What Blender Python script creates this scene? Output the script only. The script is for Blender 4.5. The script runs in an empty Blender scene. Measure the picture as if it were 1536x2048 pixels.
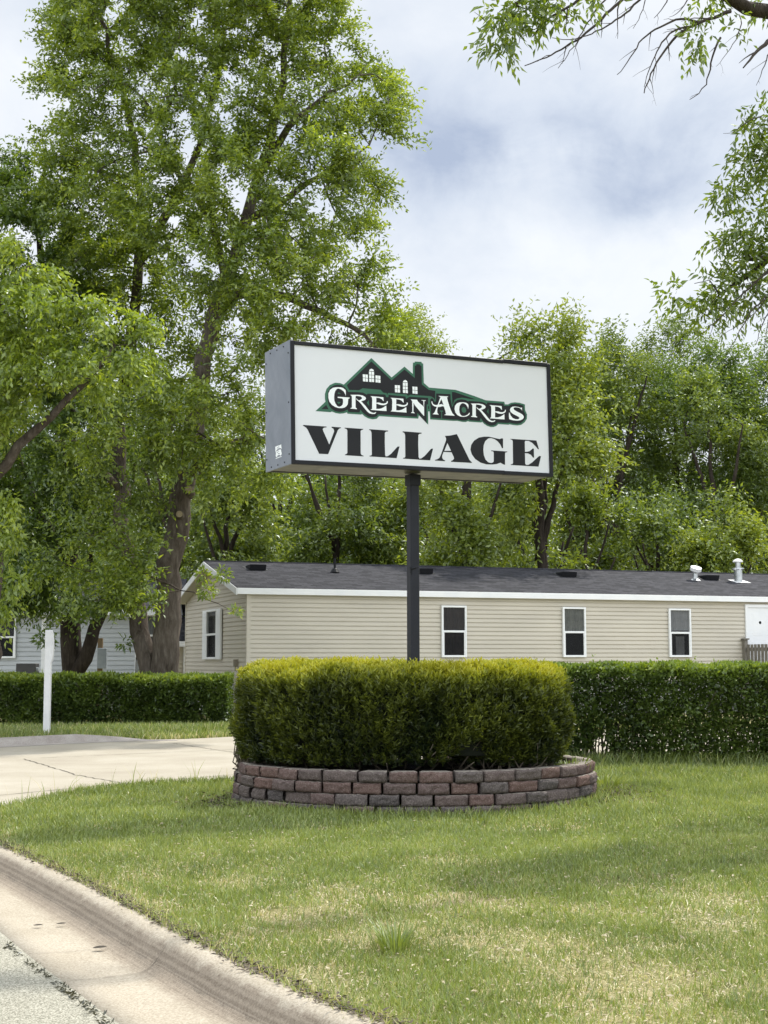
import bpy, math, random, json
import numpy as np
from mathutils import Vector, Matrix
from mathutils.geometry import tessellate_polygon

S = bpy.context.scene
R = math.radians
EYE = 1.42
FPX = 2850.0                       # focal length in photo pixels (2048 high)
PITCH = math.atan((1320 - 1024) / FPX)

# ---------------------------------------------------------------- camera
cd = bpy.data.cameras.new('camera')
cam = bpy.data.objects.new('camera', cd)
S.collection.objects.link(cam)
cd.sensor_fit = 'VERTICAL'; cd.sensor_height = 36.0
cd.lens = FPX / 2048 * 36.0
cd.clip_start = 0.1; cd.clip_end = 3000
cam.location = (0, 0, EYE)
cam.rotation_euler = (R(90) + PITCH, 0.0015, 0)
S.camera = cam

# ---------------------------------------------------------------- sky and sun
SUN_EL, SUN_H = R(52), (0.6, 0.8)         # direction TO the sun: right and behind the sign
sx, sy = SUN_H; hyp = math.hypot(sx, sy); sx /= hyp; sy /= hyp
sun_dir = Vector((sx * math.cos(SUN_EL), sy * math.cos(SUN_EL), math.sin(SUN_EL)))
ld = bpy.data.lights.new('sun', 'SUN'); ld.energy = 4.4; ld.angle = R(1.2); ld.color = (1.0, 0.95, 0.86)
lo = bpy.data.objects.new('sun', ld); S.collection.objects.link(lo)
lo.rotation_euler = sun_dir.to_track_quat('Z', 'Y').to_euler()

W = bpy.data.worlds.new('World'); S.world = W; W.use_nodes = True
nt = W.node_tree; nt.nodes.clear()
def N(tree, t, **kw):
    n = tree.nodes.new(t)
    for k, v in kw.items(): setattr(n, k, v)
    return n
out = N(nt, 'ShaderNodeOutputWorld')
sky = N(nt, 'ShaderNodeTexSky', sky_type='NISHITA'); sky.sun_disc = False
sky.sun_elevation = SUN_EL; sky.sun_rotation = math.atan2(sx, sy)
bg1 = N(nt, 'ShaderNodeBackground'); bg1.inputs[1].default_value = 0.12
nt.links.new(sky.outputs[0], bg1.inputs[0])
tc = N(nt, 'ShaderNodeTexCoord')
sep = N(nt, 'ShaderNodeSeparateXYZ'); nt.links.new(tc.outputs['Generated'], sep.inputs[0])
def M(op, a, b=None, tree=nt, clamp=False):
    n = N(tree, 'ShaderNodeMath', operation=op, use_clamp=clamp)
    for i, v in enumerate((a, b)):
        if v is None: continue
        if isinstance(v, (int, float)): n.inputs[i].default_value = v
        else: tree.links.new(v, n.inputs[i])
    return n.outputs[0]
zz = M('MAXIMUM', sep.outputs[2], 0.0)
den = M('ADD', zz, 0.55)
cx = M('DIVIDE', sep.outputs[0], den); cy = M('DIVIDE', sep.outputs[1], den)
comb = N(nt, 'ShaderNodeCombineXYZ'); nt.links.new(cx, comb.inputs[0]); nt.links.new(cy, comb.inputs[1])
n1 = N(nt, 'ShaderNodeTexNoise'); n1.inputs['Scale'].default_value = 4.2; n1.inputs['Detail'].default_value = 7; n1.inputs['Roughness'].default_value = 0.58; n1.inputs['Distortion'].default_value = 0.35
nt.links.new(comb.outputs[0], n1.inputs['Vector'])
# two darker cloud banks standing at fixed bearings of the sky, frayed by the noise
def bank(dx, dz, wx, wz, amp):
    ax = M('DIVIDE', M('SUBTRACT', M('DIVIDE', sep.outputs[0], M('MAXIMUM', sep.outputs[1], 0.05)), dx), wx)
    az = M('DIVIDE', M('SUBTRACT', M('DIVIDE', sep.outputs[2], M('MAXIMUM', sep.outputs[1], 0.05)), dz), wz)
    wob = M('MULTIPLY', M('SUBTRACT', n1.outputs[0], 0.5), 2.6)
    az = M('ADD', az, wob); ax = M('SUBTRACT', ax, wob)
    d2 = M('ADD', M('MULTIPLY', ax, ax), M('MULTIPLY', az, az))
    return M('MULTIPLY', M('POWER', 2.718, M('MULTIPLY', d2, -1.0)), amp)
dark = M('ADD', bank(0.06, 0.375, 0.17, 0.042, 0.78), bank(0.205, 0.328, 0.09, 0.024, 0.42))
dark = M('ADD', dark, bank(0.12, 0.435, 0.14, 0.03, 0.22))
soft = N(nt, 'ShaderNodeMapRange'); soft.inputs[1].default_value = 0.42; soft.inputs[2].default_value = 0.66; soft.inputs[3].default_value = 0.0; soft.inputs[4].default_value = 0.65
nt.links.new(n1.outputs[0], soft.inputs[0])
n2 = N(nt, 'ShaderNodeTexNoise'); n2.inputs['Scale'].default_value = 13; n2.inputs['Detail'].default_value = 6; n2.inputs['Roughness'].default_value = 0.6; n2.inputs['Distortion'].default_value = 0.4
nt.links.new(comb.outputs[0], n2.inputs['Vector'])
dark = M('MULTIPLY', dark, M('ADD', M('MULTIPLY', n2.outputs[0], 1.1), 0.42))
dark = M('ADD', dark, M('MULTIPLY', M('SUBTRACT', n2.outputs[0], 0.5), 0.35))
tot = M('ADD', M('MULTIPLY', dark, 1.0), M('MULTIPLY', soft.outputs[0], 0.62), clamp=True)
cr = N(nt, 'ShaderNodeValToRGB')
e = cr.color_ramp.elements
e[0].position = 0.0; e[0].color = (0.87, 0.90, 0.935, 1)
e[1].position = 1.0; e[1].color = (0.42, 0.49, 0.63, 1)
m_ = e.new(0.5); m_.color = (0.655, 0.715, 0.81, 1)
nt.links.new(tot, cr.inputs[0])
bg2 = N(nt, 'ShaderNodeBackground'); bg2.inputs[1].default_value = 1.0
nt.links.new(cr.outputs[0], bg2.inputs[0])
# added fill light: unseen sky overhead and behind the viewer brightened for camera-facing surfaces
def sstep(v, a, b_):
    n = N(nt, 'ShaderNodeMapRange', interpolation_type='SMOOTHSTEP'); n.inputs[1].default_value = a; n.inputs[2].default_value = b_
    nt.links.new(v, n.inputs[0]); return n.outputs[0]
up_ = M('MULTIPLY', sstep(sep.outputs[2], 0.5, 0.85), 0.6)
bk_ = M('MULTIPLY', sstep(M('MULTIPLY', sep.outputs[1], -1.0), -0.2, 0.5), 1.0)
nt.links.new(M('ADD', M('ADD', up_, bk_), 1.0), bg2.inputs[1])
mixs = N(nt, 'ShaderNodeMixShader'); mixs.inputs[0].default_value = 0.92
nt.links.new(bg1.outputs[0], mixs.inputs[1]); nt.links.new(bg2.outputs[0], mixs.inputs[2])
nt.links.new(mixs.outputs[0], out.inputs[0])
S.view_settings.view_transform = 'Standard'; S.view_settings.look = 'None'
S.view_settings.exposure = 0.16; S.view_settings.gamma = 1.0

# ---------------------------------------------------------------- helpers
def at(px, py, Y):
    """the point in the world at depth Y that lies on the bearing of photo pixel px, py"""
    a, b = px - 768, py - 1024
    c, s = math.cos(PITCH), math.sin(PITCH)
    d = (a, FPX * c + b * s, FPX * s - b * c)
    t = Y / d[1]
    return np.array((d[0] * t, Y, EYE + d[2] * t))
def tag(o, label=None, cat=None, group=None, kind=None):
    if label: o['label'] = label
    if cat: o['category'] = cat
    if group: o['group'] = group
    if kind: o['kind'] = kind
    return o
def link(o, parent=None):
    S.collection.objects.link(o)
    if parent is not None: o.parent = parent
    return o
def empty(name, loc=(0, 0, 0), rz=0.0, **kw):
    o = bpy.data.objects.new(name, None); o.empty_display_size = 0.3
    o.location = loc; o.rotation_euler = (0, 0, rz)
    link(o); tag(o, **kw); return o
class MB:
    def __init__(s): s.v = []; s.f = []; s.m = []
    def add(s, vs, fs, mi=0):
        k = len(s.v); s.v += [tuple(map(float, p)) for p in vs]
        s.f += [tuple(i + k for i in f) for f in fs]; s.m += [mi] * len(fs); return s
    def box(s, x0, y0, z0, x1, y1, z1, mi=0, b=0.0):
        if b <= 0:
            vs = [(x, y, z) for x in (x0, x1) for y in (y0, y1) for z in (z0, z1)]
            return s.add(vs, [(0, 1, 3, 2), (4, 6, 7, 5), (0, 4, 5, 1), (2, 3, 7, 6), (0, 2, 6, 4), (1, 5, 7, 3)], mi)
        # chamfered box
        vs = []
        X = (x0, x1); Y = (y0, y1); Z = (z0, z1)
        idx = {}
        for i in (0, 1):
            for j in (0, 1):
                for k in (0, 1):
                    sx_, sy_, sz_ = (1, -1)[i], (1, -1)[j], (1, -1)[k]
                    for a in range(3):
                        p = [X[i] + sx_ * b, Y[j] + sy_ * b, Z[k] + sz_ * b]
                        p[a] = (X[i], Y[j], Z[k])[a]
                        idx[(i, j, k, a)] = len(vs); vs.append(p)
        fs = []
        q = lambda *t: [idx[u] for u in t]
        for i in (0, 1): fs.append(q((i,0,0,0), (i,1,0,0), (i,1,1,0), (i,0,1,0)))
        for j in (0, 1): fs.append(q((0,j,0,1), (1,j,0,1), (1,j,1,1), (0,j,1,1)))
        for k in (0, 1): fs.append(q((0,0,k,2), (1,0,k,2), (1,1,k,2), (0,1,k,2)))
        for i in (0, 1):
            for j in (0, 1): fs.append(q((i,j,0,0), (i,j,0,1), (i,j,1,1), (i,j,1,0)))
            for k in (0, 1): fs.append(q((i,0,k,0), (i,0,k,2), (i,1,k,2), (i,1,k,0)))
        for j in (0, 1):
            for k in (0, 1): fs.append(q((0,j,k,1), (0,j,k,2), (1,j,k,2), (1,j,k,1)))
        for i in (0, 1):
            for j in (0, 1):
                for k in (0, 1): fs.append(q((i,j,k,0), (i,j,k,1), (i,j,k,2)))
        return s.add(vs, fs, mi)
    def tube(s, pts, rad, n=8, cap=True, mi=0):
        pts = [Vector(p) for p in pts]
        if isinstance(rad, (int, float)): rad = [rad] * len(pts)
        up = None; rings = []; k0 = len(s.v)
        for i, p in enumerate(pts):
            t = (pts[min(i + 1, len(pts) - 1)] - pts[max(i - 1, 0)])
            if t.length < 1e-9: t = Vector((0, 0, 1))
            t.normalize()
            if up is None:
                up = Vector((1, 0, 0)) if abs(t.x) < 0.8 else Vector((0, 1, 0))
            up = (up - t * up.dot(t)).normalized(); w = t.cross(up)
            for j in range(n):
                a = 2 * math.pi * j / n
                q = p + (up * math.cos(a) + w * math.sin(a)) * rad[i]
                s.v.append((q.x, q.y, q.z))
        for i in range(len(pts) - 1):
            for j in range(n):
                a = k0 + i * n + j; b_ = k0 + i * n + (j + 1) % n
                s.f.append((a, b_, b_ + n, a + n)); s.m.append(mi)
        if cap:
            s.f.append(tuple(k0 + j for j in range(n))[::-1]); s.m.append(mi)
            s.f.append(tuple(k0 + (len(pts) - 1) * n + j for j in range(n))); s.m.append(mi)
        return s
    def build(s, name, mats, parent=None, smooth=False, norm=True):
        me = bpy.data.meshes.new(name); me.from_pydata(s.v, [], s.f)
        if not isinstance(mats, (list, tuple)): mats = [mats]
        for m in mats: me.materials.append(m)
        if len(mats) > 1: me.polygons.foreach_set('material_index', s.m)
        if norm:
            import bmesh
            bm = bmesh.new(); bm.from_mesh(me); bmesh.ops.recalc_face_normals(bm, faces=bm.faces[:]); bm.to_mesh(me); bm.free()
        if smooth: me.polygons.foreach_set('use_smooth', [True] * len(me.polygons))
        me.update()
        return link(bpy.data.objects.new(name, me), parent)

def np_mesh(name, V, F, mats, parent=None, tint=None, mi=None, smooth=False):
    """V (n,3), F (m,k) equal-sized faces"""
    me = bpy.data.meshes.new(name); nv, (nf, k) = len(V), F.shape
    me.vertices.add(nv); me.vertices.foreach_set('co', np.ascontiguousarray(V, np.float32).ravel())
    me.loops.add(nf * k); me.loops.foreach_set('vertex_index', np.ascontiguousarray(F, np.int32).ravel())
    me.polygons.add(nf); me.polygons.foreach_set('loop_start', np.arange(0, nf * k, k, dtype=np.int32))
    me.polygons.foreach_set('loop_total', np.full(nf, k, np.int32))
    if not isinstance(mats, (list, tuple)): mats = [mats]
    for m in mats: me.materials.append(m)
    if mi is not None: me.polygons.foreach_set('material_index', mi.astype(np.int32))
    if smooth: me.polygons.foreach_set('use_smooth', np.ones(nf, bool))
    if tint is not None:
        a = me.attributes.new('tint', 'FLOAT', 'FACE'); a.data.foreach_set('value', np.ascontiguousarray(tint, np.float32))
    me.update(calc_edges=True)
    return link(bpy.data.objects.new(name, me), parent)

def unit(a): return a / np.maximum(np.linalg.norm(a, axis=-1, keepdims=True), 1e-9)

# ---------------------------------------------------------------- materials
def newmat(name):
    m = bpy.data.materials.new(name); m.use_nodes = True
    t = m.node_tree; b = t.nodes['Principled BSDF']
    return m, t, b
def setc(b, c, rough=0.7, metal=0.0, spec=None):
    b.inputs['Base Color'].default_value = (*c, 1); b.inputs['Roughness'].default_value = rough
    b.inputs['Metallic'].default_value = metal
    if spec is not None: b.inputs['Specular IOR Level'].default_value = spec
def ramp(t, fac, stops):
    r = N(t, 'ShaderNodeValToRGB'); el = r.color_ramp.elements
    el[0].position, el[0].color = stops[0][0], (*stops[0][1], 1)
    el[1].position, el[1].color = stops[-1][0], (*stops[-1][1], 1)
    for p, c in stops[1:-1]:
        x = el.new(p); x.color = (*c, 1)
    t.links.new(fac, r.inputs[0]); return r.outputs[0]
def noise(t, scale, detail=4, rough=0.55, vec=None, dist=0.0):
    n = N(t, 'ShaderNodeTexNoise'); n.inputs['Scale'].default_value = scale; n.inputs['Detail'].default_value = detail
    n.inputs['Roughness'].default_value = rough; n.inputs['Distortion'].default_value = dist
    if vec is None:
        c = N(t, 'ShaderNodeTexCoord'); vec = c.outputs['Object']
    t.links.new(vec, n.inputs['Vector']); return n.outputs[0]
def mixc(t, fac, a, b, mode='MIX'):
    n = N(t, 'ShaderNodeMix', data_type='RGBA', blend_type=mode)
    for sock, v in ((n.inputs[0], fac), (n.inputs[6], a), (n.inputs[7], b)):
        if isinstance(v, (int, float)): sock.default_value = v
        elif isinstance(v, tuple): sock.default_value = (*v, 1)
        else: t.links.new(v, sock)
    return n.outputs[2]
def bump(t, b, h, strength=0.3, dist=0.02):
    n = N(t, 'ShaderNodeBump'); n.inputs['Strength'].default_value = strength; n.inputs['Distance'].default_value = dist
    t.links.new(h, n.inputs['Height']); t.links.new(n.outputs[0], b.inputs['Normal'])
def vmap(t, scale=(1, 1, 1), rot=(0, 0, 0), src='Object'):
    c = N(t, 'ShaderNodeTexCoord'); m = N(t, 'ShaderNodeMapping'); m.inputs['Scale'].default_value = scale; m.inputs['Rotation'].default_value = rot
    t.links.new(c.outputs[src], m.inputs[0]); return m.outputs[0]
def mottled(name, c1, c2, scale=3.0, rough=0.7, metal=0, bs=0.0, bscale=60, c3=None, fine=0.0, spec=None):
    m, t, b = newmat(name); setc(b, c1, rough, metal, spec)
    stops = [(0.35, c1), (0.65, c2)] if c3 is None else [(0.3, c1), (0.5, c2), (0.7, c3)]
    col = ramp(t, noise(t, scale, 6, 0.6), stops)
    if fine: col = mixc(t, fine, col, ramp(t, noise(t, bscale, 3, 0.7), [(0.3, tuple(x * 0.45 for x in c1)), (0.7, tuple(min(1, x * 1.7) for x in c2))]))
    t.links.new(col, b.inputs['Base Color'])
    if bs: bump(t, b, noise(t, bscale, 4, 0.65), bs, 0.01)
    return m
def leafmat(name, stops, trans=0.45, tcol=(1.3, 1.25, 0.5), gloss=0.12):
    """stops: ramp over the per-leaf tint; light passes through the blade"""
    m = bpy.data.materials.new(name); m.use_nodes = True; t = m.node_tree; t.nodes.clear()
    o = N(t, 'ShaderNodeOutputMaterial'); a = N(t, 'ShaderNodeAttribute', attribute_name='tint')
    col = ramp(t, a.outputs['Fac'], stops)
    d = N(t, 'ShaderNodeBsdfDiffuse'); t.links.new(col, d.inputs[0])
    tr = N(t, 'ShaderNodeBsdfTranslucent'); t.links.new(mixc(t, 1.0, col, tuple(tcol), 'MULTIPLY'), tr.inputs[0])
    mx = N(t, 'ShaderNodeMixShader'); mx.inputs[0].default_value = trans
    t.links.new(d.outputs[0], mx.inputs[1]); t.links.new(tr.outputs[0], mx.inputs[2])
    g = N(t, 'ShaderNodeBsdfGlossy'); g.inputs['Roughness'].default_value = 0.45; g.inputs[0].default_value = (0.9, 0.95, 1, 1)
    m2 = N(t, 'ShaderNodeMixShader'); m2.inputs[0].default_value = gloss * 0.5
    t.links.new(mx.outputs[0], m2.inputs[1]); t.links.new(g.outputs[0], m2.inputs[2])
    t.links.new(m2.outputs[0], o.inputs[0]); return m

black_paint = mottled('black_paint', (0.009, 0.0095, 0.012), (0.014, 0.015, 0.019), 2, 0.5, bs=0.05, bscale=40, spec=0.25)
# ================================================================ THE SETTING
def smooth(x): x = np.clip(x, 0, 1); return x * x * (3 - 2 * x)
EDGE = np.array([(3.2, 2.0), (1.6, 3.6), (0.55, 5.0), (-0.13, 5.88), (-0.57, 6.63), (-0.88, 7.24), (-1.2, 7.84), (-1.6, 8.66), (-2.26, 9.93), (-2.95, 11.17), (-3.55, 12.2), (-4.0, 13.1), (-4.2, 13.7)])
def edge_x(Y):                      # where lawn meets kerb / street side
    Y = np.asarray(Y, float)
    return np.where(Y < 13.7, np.interp(Y, EDGE[:, 1], EDGE[:, 0]), -4.2 - 0.55 * (Y - 13.7))
def y_near(X): return np.interp(X, [-6, -4.2, -3.7, -3.35, -2.68, -1.75, 0, 1.6, 3, 14, 40], [12.6, 13.2, 13.96, 15.71, 16.6, 17.02, 18.3, 20.6, 21.4, 24.2, 32])
def y_far(X): return np.interp(X, [-14, -6.4, -5.1, -3.66, -2.78, 12, 40], [20.4, 24.05, 25.5, 25.9, 26.8, 31, 40])
def ground_z(X, Y):
    X = np.asarray(X, float); Y = np.asarray(Y, float)
    z = 0.11 * np.exp(-(((X - 2.7) / 0.8) ** 2 + ((Y - 15.3) / 1.1) ** 2))
    z = z - 0.06 * np.exp(-(((X + 2.0) / 0.8) ** 2 + ((Y - 14.5) / 1.0) ** 2))
    z = z + 0.10 * smooth((Y - y_far(X)) / 1.2)
    und = 0.018 * np.sin(X * 1.3 + 0.7) * np.sin(Y * 0.9) * smooth((X - edge_x(Y) - 0.2) / 1.0) * smooth((y_near(X) - Y - 0.2) / 1.0)
    return z + und

lawn_m, t, b = newmat('lawn_soil')
setc(b, (0.1, 0.1, 0.04), 0.95, spec=0.1)
n_ = noise(t, 0.9, 5, 0.6); f_ = noise(t, 55, 3, 0.7)
c1_ = ramp(t, n_, [(0.38, (0.09, 0.12, 0.03)), (0.5, (0.17, 0.17, 0.06)), (0.64, (0.36, 0.3, 0.17))])
c2_ = mixc(t, 0.55, c1_, ramp(t, f_, [(0.35, (0.07, 0.075, 0.025)), (0.62, (0.42, 0.36, 0.21))]))
t.links.new(c2_, b.inputs['Base Color']); bump(t, b, f_, 0.6, 0.02)
far_m = mottled('far_ground', (0.06, 0.09, 0.02), (0.1, 0.12, 0.035), 0.3, 0.95)

V = [(-2500, -2500, -0.3), (2500, -2500, -0.3), (2500, 2500, -0.3), (-2500, 2500, -0.3)]
g = MB().add(V, [(0, 1, 2, 3)]).build('ground', far_m); tag(g, kind='structure')
ys = np.concatenate([np.arange(2.0, 34, 0.25), np.arange(34, 80, 4.0), [100, 150, 260, 500]])
us = np.concatenate([np.linspace(0, 1, 70) ** 1.6 * 22, [30, 45, 80, 200, 500]])
YY, UU = np.meshgrid(ys, us, indexing='ij'); XX = edge_x(YY) + UU
ZZ = ground_z(XX, YY); nr, nc = XX.shape
I = np.arange(nr * nc).reshape(nr, nc)
F = np.stack([I[:-1, :-1], I[:-1, 1:], I[1:, 1:], I[1:, :-1]], -1).reshape(-1, 4)
lawn = np_mesh('lawn', np.stack([XX, YY, ZZ], -1).reshape(-1, 3), F, lawn_m, smooth=True); tag(lawn, kind='structure')

# concrete driveway, following the lawn's level
conc, t, b = newmat('driveway_concrete'); setc(b, (0.4, 0.37, 0.31), 0.85, spec=0.25)
big = noise(t, 0.8, 6, 0.62); fine = noise(t, 90, 3, 0.75)
cc = ramp(t, big, [(0.3, (0.28, 0.245, 0.19)), (0.5, (0.34, 0.305, 0.24)), (0.7, (0.40, 0.365, 0.3))])
cc = mixc(t, 0.22, cc, ramp(t, fine, [(0.3, (0.18, 0.16, 0.13)), (0.7, (0.62, 0.58, 0.5))]))
t.links.new(cc, b.inputs['Base Color']); bump(t, b, fine, 0.25, 0.004)
xs = np.linspace(-4.2, 30, 90); nv = 24
P = []
for x in xs:
    y0, y1 = float(y_near(x)), float(y_far(x))
    for k in range(nv): P.append((x, y0 + (y1 - y0) * k / (nv - 1), 0.008))
P = np.array(P); I = np.arange(len(P)).reshape(len(xs), nv)
# left part runs out to the street line
L = []
for k in range(nv):
    y = P[k, 1]; L.append((min(-4.2 - 0.55 * max(0, y - 13.2), -4.3), y, 0.008))
L = np.array(L); A_ = L.copy(); A_[:, 0] -= 1.4; A_[:, 2] = -0.136
n0 = len(P); Vd = np.concatenate([P, L, A_])
F = np.stack([I[:-1, :-1], I[1:, :-1], I[1:, 1:], I[:-1, 1:]], -1).reshape(-1, 4)
r0 = I[0]; r1 = n0 + np.arange(nv); r2 = n0 + nv + np.arange(nv)
F = np.concatenate([F, np.stack([r1[:-1], r0[:-1], r0[1:], r1[1:]], -1), np.stack([r2[:-1], r1[:-1], r1[1:], r2[1:]], -1)])
drive = np_mesh('driveway', Vd, F, conc); tag(drive, kind='structure')
joint_m = mottled('joint_dark', (0.08, 0.07, 0.055), (0.16, 0.14, 0.11), 6, 0.95)
rj = random.Random(4)
def strip(mb, pts, w, z, jitter=0.0):
    pts = [Vector((p[0], p[1], 0)) for p in pts]
    dense = []
    for a, b2 in zip(pts[:-1], pts[1:]):
        n = max(1, int((b2 - a).length / 0.12))
        dense += [a.lerp(b2, i / n) for i in range(n)]
    dense.append(pts[-1]); vs = []
    for i, p in enumerate(dense):
        d = (dense[min(i + 1, len(dense) - 1)] - dense[max(i - 1, 0)]).normalized(); nrm = Vector((-d.y, d.x, 0))
        o = rj.uniform(-jitter, jitter); ww = w * rj.uniform(0.6, 1.3)
        for sgn in (-1, 1):
            q = p + nrm * (o + sgn * ww / 2); vs.append((q.x, q.y, z if not callable(z) else z(q.x, q.y)))
    mb.add(vs, [(2 * i, 2 * i + 1, 2 * i + 3, 2 * i + 2) for i in range(len(dense) - 1)])
mb = MB()
strip(mb, [(-5.2, 15.0), (-3.4, 16.6), (-1.9, 17.6)] if 0 else [(-4.4, 14.75), (-3.08, 16.55), (-1.6, 18.2), (1.0, 21.4)], 0.02, 0.012, 0.006)
strip(mb, [(-5.2, 20.8), (-3.82, 17.9), (-2.76, 16.3)], 0.022, 0.0125, 0.02)
strip(mb, [(-5.0, 21.0), (-2.3, 23.0), (1.5, 25.6), (4, 26.6)], 0.02, 0.012, 0.008)
strip(mb, [(-3.6, 24.6), (-1.7, 21.0), (0.3, 18.9)], 0.018, 0.0125, 0.02)
jo = mb.build('driveway_joints', joint_m, drive)

# kerb and gutter swept along the lawn edge
kerb_m, t, b = newmat('kerb_concrete'); setc(b, (0.4, 0.36, 0.3), 0.85, spec=0.25)
kn = noise(t, 2.2, 6, 0.65); kf = noise(t, 75, 5, 0.85)
kc = ramp(t, kn, [(0.3, (0.30, 0.255, 0.18)), (0.5, (0.37, 0.32, 0.24)), (0.7, (0.43, 0.38, 0.295))])
kc = mixc(t, 0.45, kc, ramp(t, kf, [(0.38, (0.13, 0.105, 0.08)), (0.62, (0.60, 0.55, 0.46))]))
# brown streaked band, the face's shade put into its colour: 'off' is the distance across the kerb
at_ = N(t, 'ShaderNodeAttribute', attribute_name='off')
st_ = N(t, 'ShaderNodeTexNoise', noise_dimensions='1D'); st_.inputs['Scale'].default_value = 95; st_.inputs['Detail'].default_value = 3
t.links.new(M('ADD', at_.outputs['Fac'], M('MULTIPLY', kn, 0.006, tree=t), tree=t), st_.inputs['W'])
fc = ramp(t, noise(t, 3.0, 6, 0.7), [(0.3, (0.17, 0.13, 0.09)), (0.7, (0.26, 0.21, 0.155))])
fc = mixc(t, 0.42, fc, ramp(t, kf, [(0.38, (0.08, 0.065, 0.05)), (0.62, (0.5, 0.44, 0.36))]))
fc = mixc(t, 0.2, fc, ramp(t, st_.outputs[0], [(0.42, (0.11, 0.085, 0.06)), (0.58, (0.42, 0.36, 0.28))]))
wob_ = M('MULTIPLY', M('SUBTRACT', noise(t, 9, 5, .7), 0.5, tree=t), 0.10, tree=t)
oo_ = M('ADD', at_.outputs['Fac'], wob_, tree=t)
def ss_(v, a, c):
    n = N(t, 'ShaderNodeMapRange', interpolation_type='SMOOTHSTEP'); n.inputs[1].default_value = a; n.inputs[2].default_value = c; t.links.new(v, n.inputs[0]); return n.outputs[0]
band = M('MULTIPLY', ss_(oo_, 0.10, 0.14), M('SUBTRACT', 1.0, ss_(oo_, 0.20, 0.33), tree=t), tree=t)
t.links.new(mixc(t, band, kc, fc), b.inputs['Base Color']); bump(t, b, kf, 0.5, 0.005)
def resample(P, step):
    P = np.asarray(P, float); d = np.r_[0, np.cumsum(np.linalg.norm(np.diff(P, axis=0), axis=1))]
    # Catmull-like smoothing through a fine linear resample then box blur
    s = np.arange(0, d[-1], step); Q = np.stack([np.interp(s, d, P[:, i]) for i in range(P.shape[1])], 1)
    k = max(3, int(0.9 / step) | 1); pad = k // 2
    Qp = np.concatenate([np.repeat(Q[:1], pad, 0), Q, np.repeat(Q[-1:], pad, 0)])
    return np.stack([np.convolve(Qp[:, i], np.ones(k) / k, 'valid') for i in range(Q.shape[1])], 1)
path = resample(EDGE, 0.1)
d_ = np.gradient(path, axis=0); d_ = unit(d_); nl = np.stack([-d_[:, 1], d_[:, 0]], 1)   # left of travel = towards street
if nl[0, 0] > 0: nl = -nl
# profile: offset to the street, height
prof = [(-0.04, -0.25), (-0.04, 0.0), (0.0, 0.012), (0.05, 0.018), (0.09, 0.012), (0.118, -0.006), (0.138, -0.03), (0.156, -0.06), (0.176, -0.088), (0.20, -0.112), (0.23, -0.13), (0.265, -0.139), (0.36, -0.137), (0.52, -0.134), (0.665, -0.128), (0.67, -0.2)]
rk = np.random.default_rng(3)
Vk = []
for i, (p, n2) in enumerate(zip(path, nl)):
    for j, (o, z) in enumerate(prof):
        dz = rk.normal(0, 0.0012) if 1 < j < 9 else 0
        q = p + n2 * (o + rk.normal(0, 0.0015)); Vk.append((q[0], q[1], z + dz))
Vk = np.array(Vk); m_ = len(prof); I = np.arange(len(Vk)).reshape(-1, m_)
F = np.stack([I[:-1, :-1], I[1:, :-1], I[1:, 1:], I[:-1, 1:]], -1)
jj = np.tile(np.arange(m_ - 1), (len(path) - 1, 1))
# finer streaks: split the face rows
mi = ((jj >= 5) & (jj <= 10)).astype(int)
kerb = np_mesh('kerb', Vk, F.reshape(-1, 4), kerb_m, smooth=True)
a_ = kerb.data.attributes.new('off', 'FLOAT', 'POINT'); a_.data.foreach_set('value', np.tile(np.array([o for o, z in prof], np.float32), len(path))); tag(kerb, kind='structure')
mb = MB()
def acr(i, o0, o1, w=0.012, lift=0.004):
    p, n2, dd = path[i], nl[i], d_[i]; pr = np.array(prof); pts = []
    for o in np.linspace(o0, o1, 26):
        z = np.interp(o, pr[1:-1, 0], pr[1:-1, 1]) + lift
        q = p + n2 * o + dd * (0.02 * math.sin(o * 9 + i)); pts.append((q, z))
    vs = []
    for q, z in pts:
        for s_ in (-1, 1): r = q + dd * s_ * w / 2 * rj.uniform(0.6, 1.4); vs.append((r[0], r[1], z))
    mb.add(vs, [(2 * k, 2 * k + 1, 2 * k + 3, 2 * k + 2) for k in range(len(pts) - 1)])
for yy in (7.42, 8.1, 10.6):
    i = int(np.argmin(abs(path[:, 1] - yy))); acr(i, 0.12 if yy == 7.42 else .32, 0.655, w=.0035)
mb.build('kerb_joints', joint_m, kerb)

# street asphalt beyond the gutter pan
asph, t, b = newmat('chip_sealed_asphalt'); setc(b, (0.3, 0.3, 0.28), 0.9, spec=0.2)
vo = N(t, 'ShaderNodeTexVoronoi'); vo.inputs['Scale'].default_value = 150
co = N(t, 'ShaderNodeTexCoord'); t.links.new(co.outputs['Object'], vo.inputs['Vector'])
bw = N(t, 'ShaderNodeRGBToBW'); t.links.new(vo.outputs['Color'], bw.inputs[0])
ac = ramp(t, bw.outputs[0], [(0.1, (0.15, 0.142, 0.11)), (0.5, (0.30, 0.29, 0.235)), (0.9, (0.50, 0.48, 0.40))])
t.links.new(ac, b.inputs['Base Color']); bump(t, b, vo.outputs['Distance'], 0.6, 0.008)
Vs = []
for p, n2 in zip(path, nl):
    a = p + n2 * .665; Vs += [(a[0], a[1], -0.126), (a[0] - 1.5, a[1] - 0.3, -0.12), (-40, a[1] - 6, -0.12)]
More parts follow.
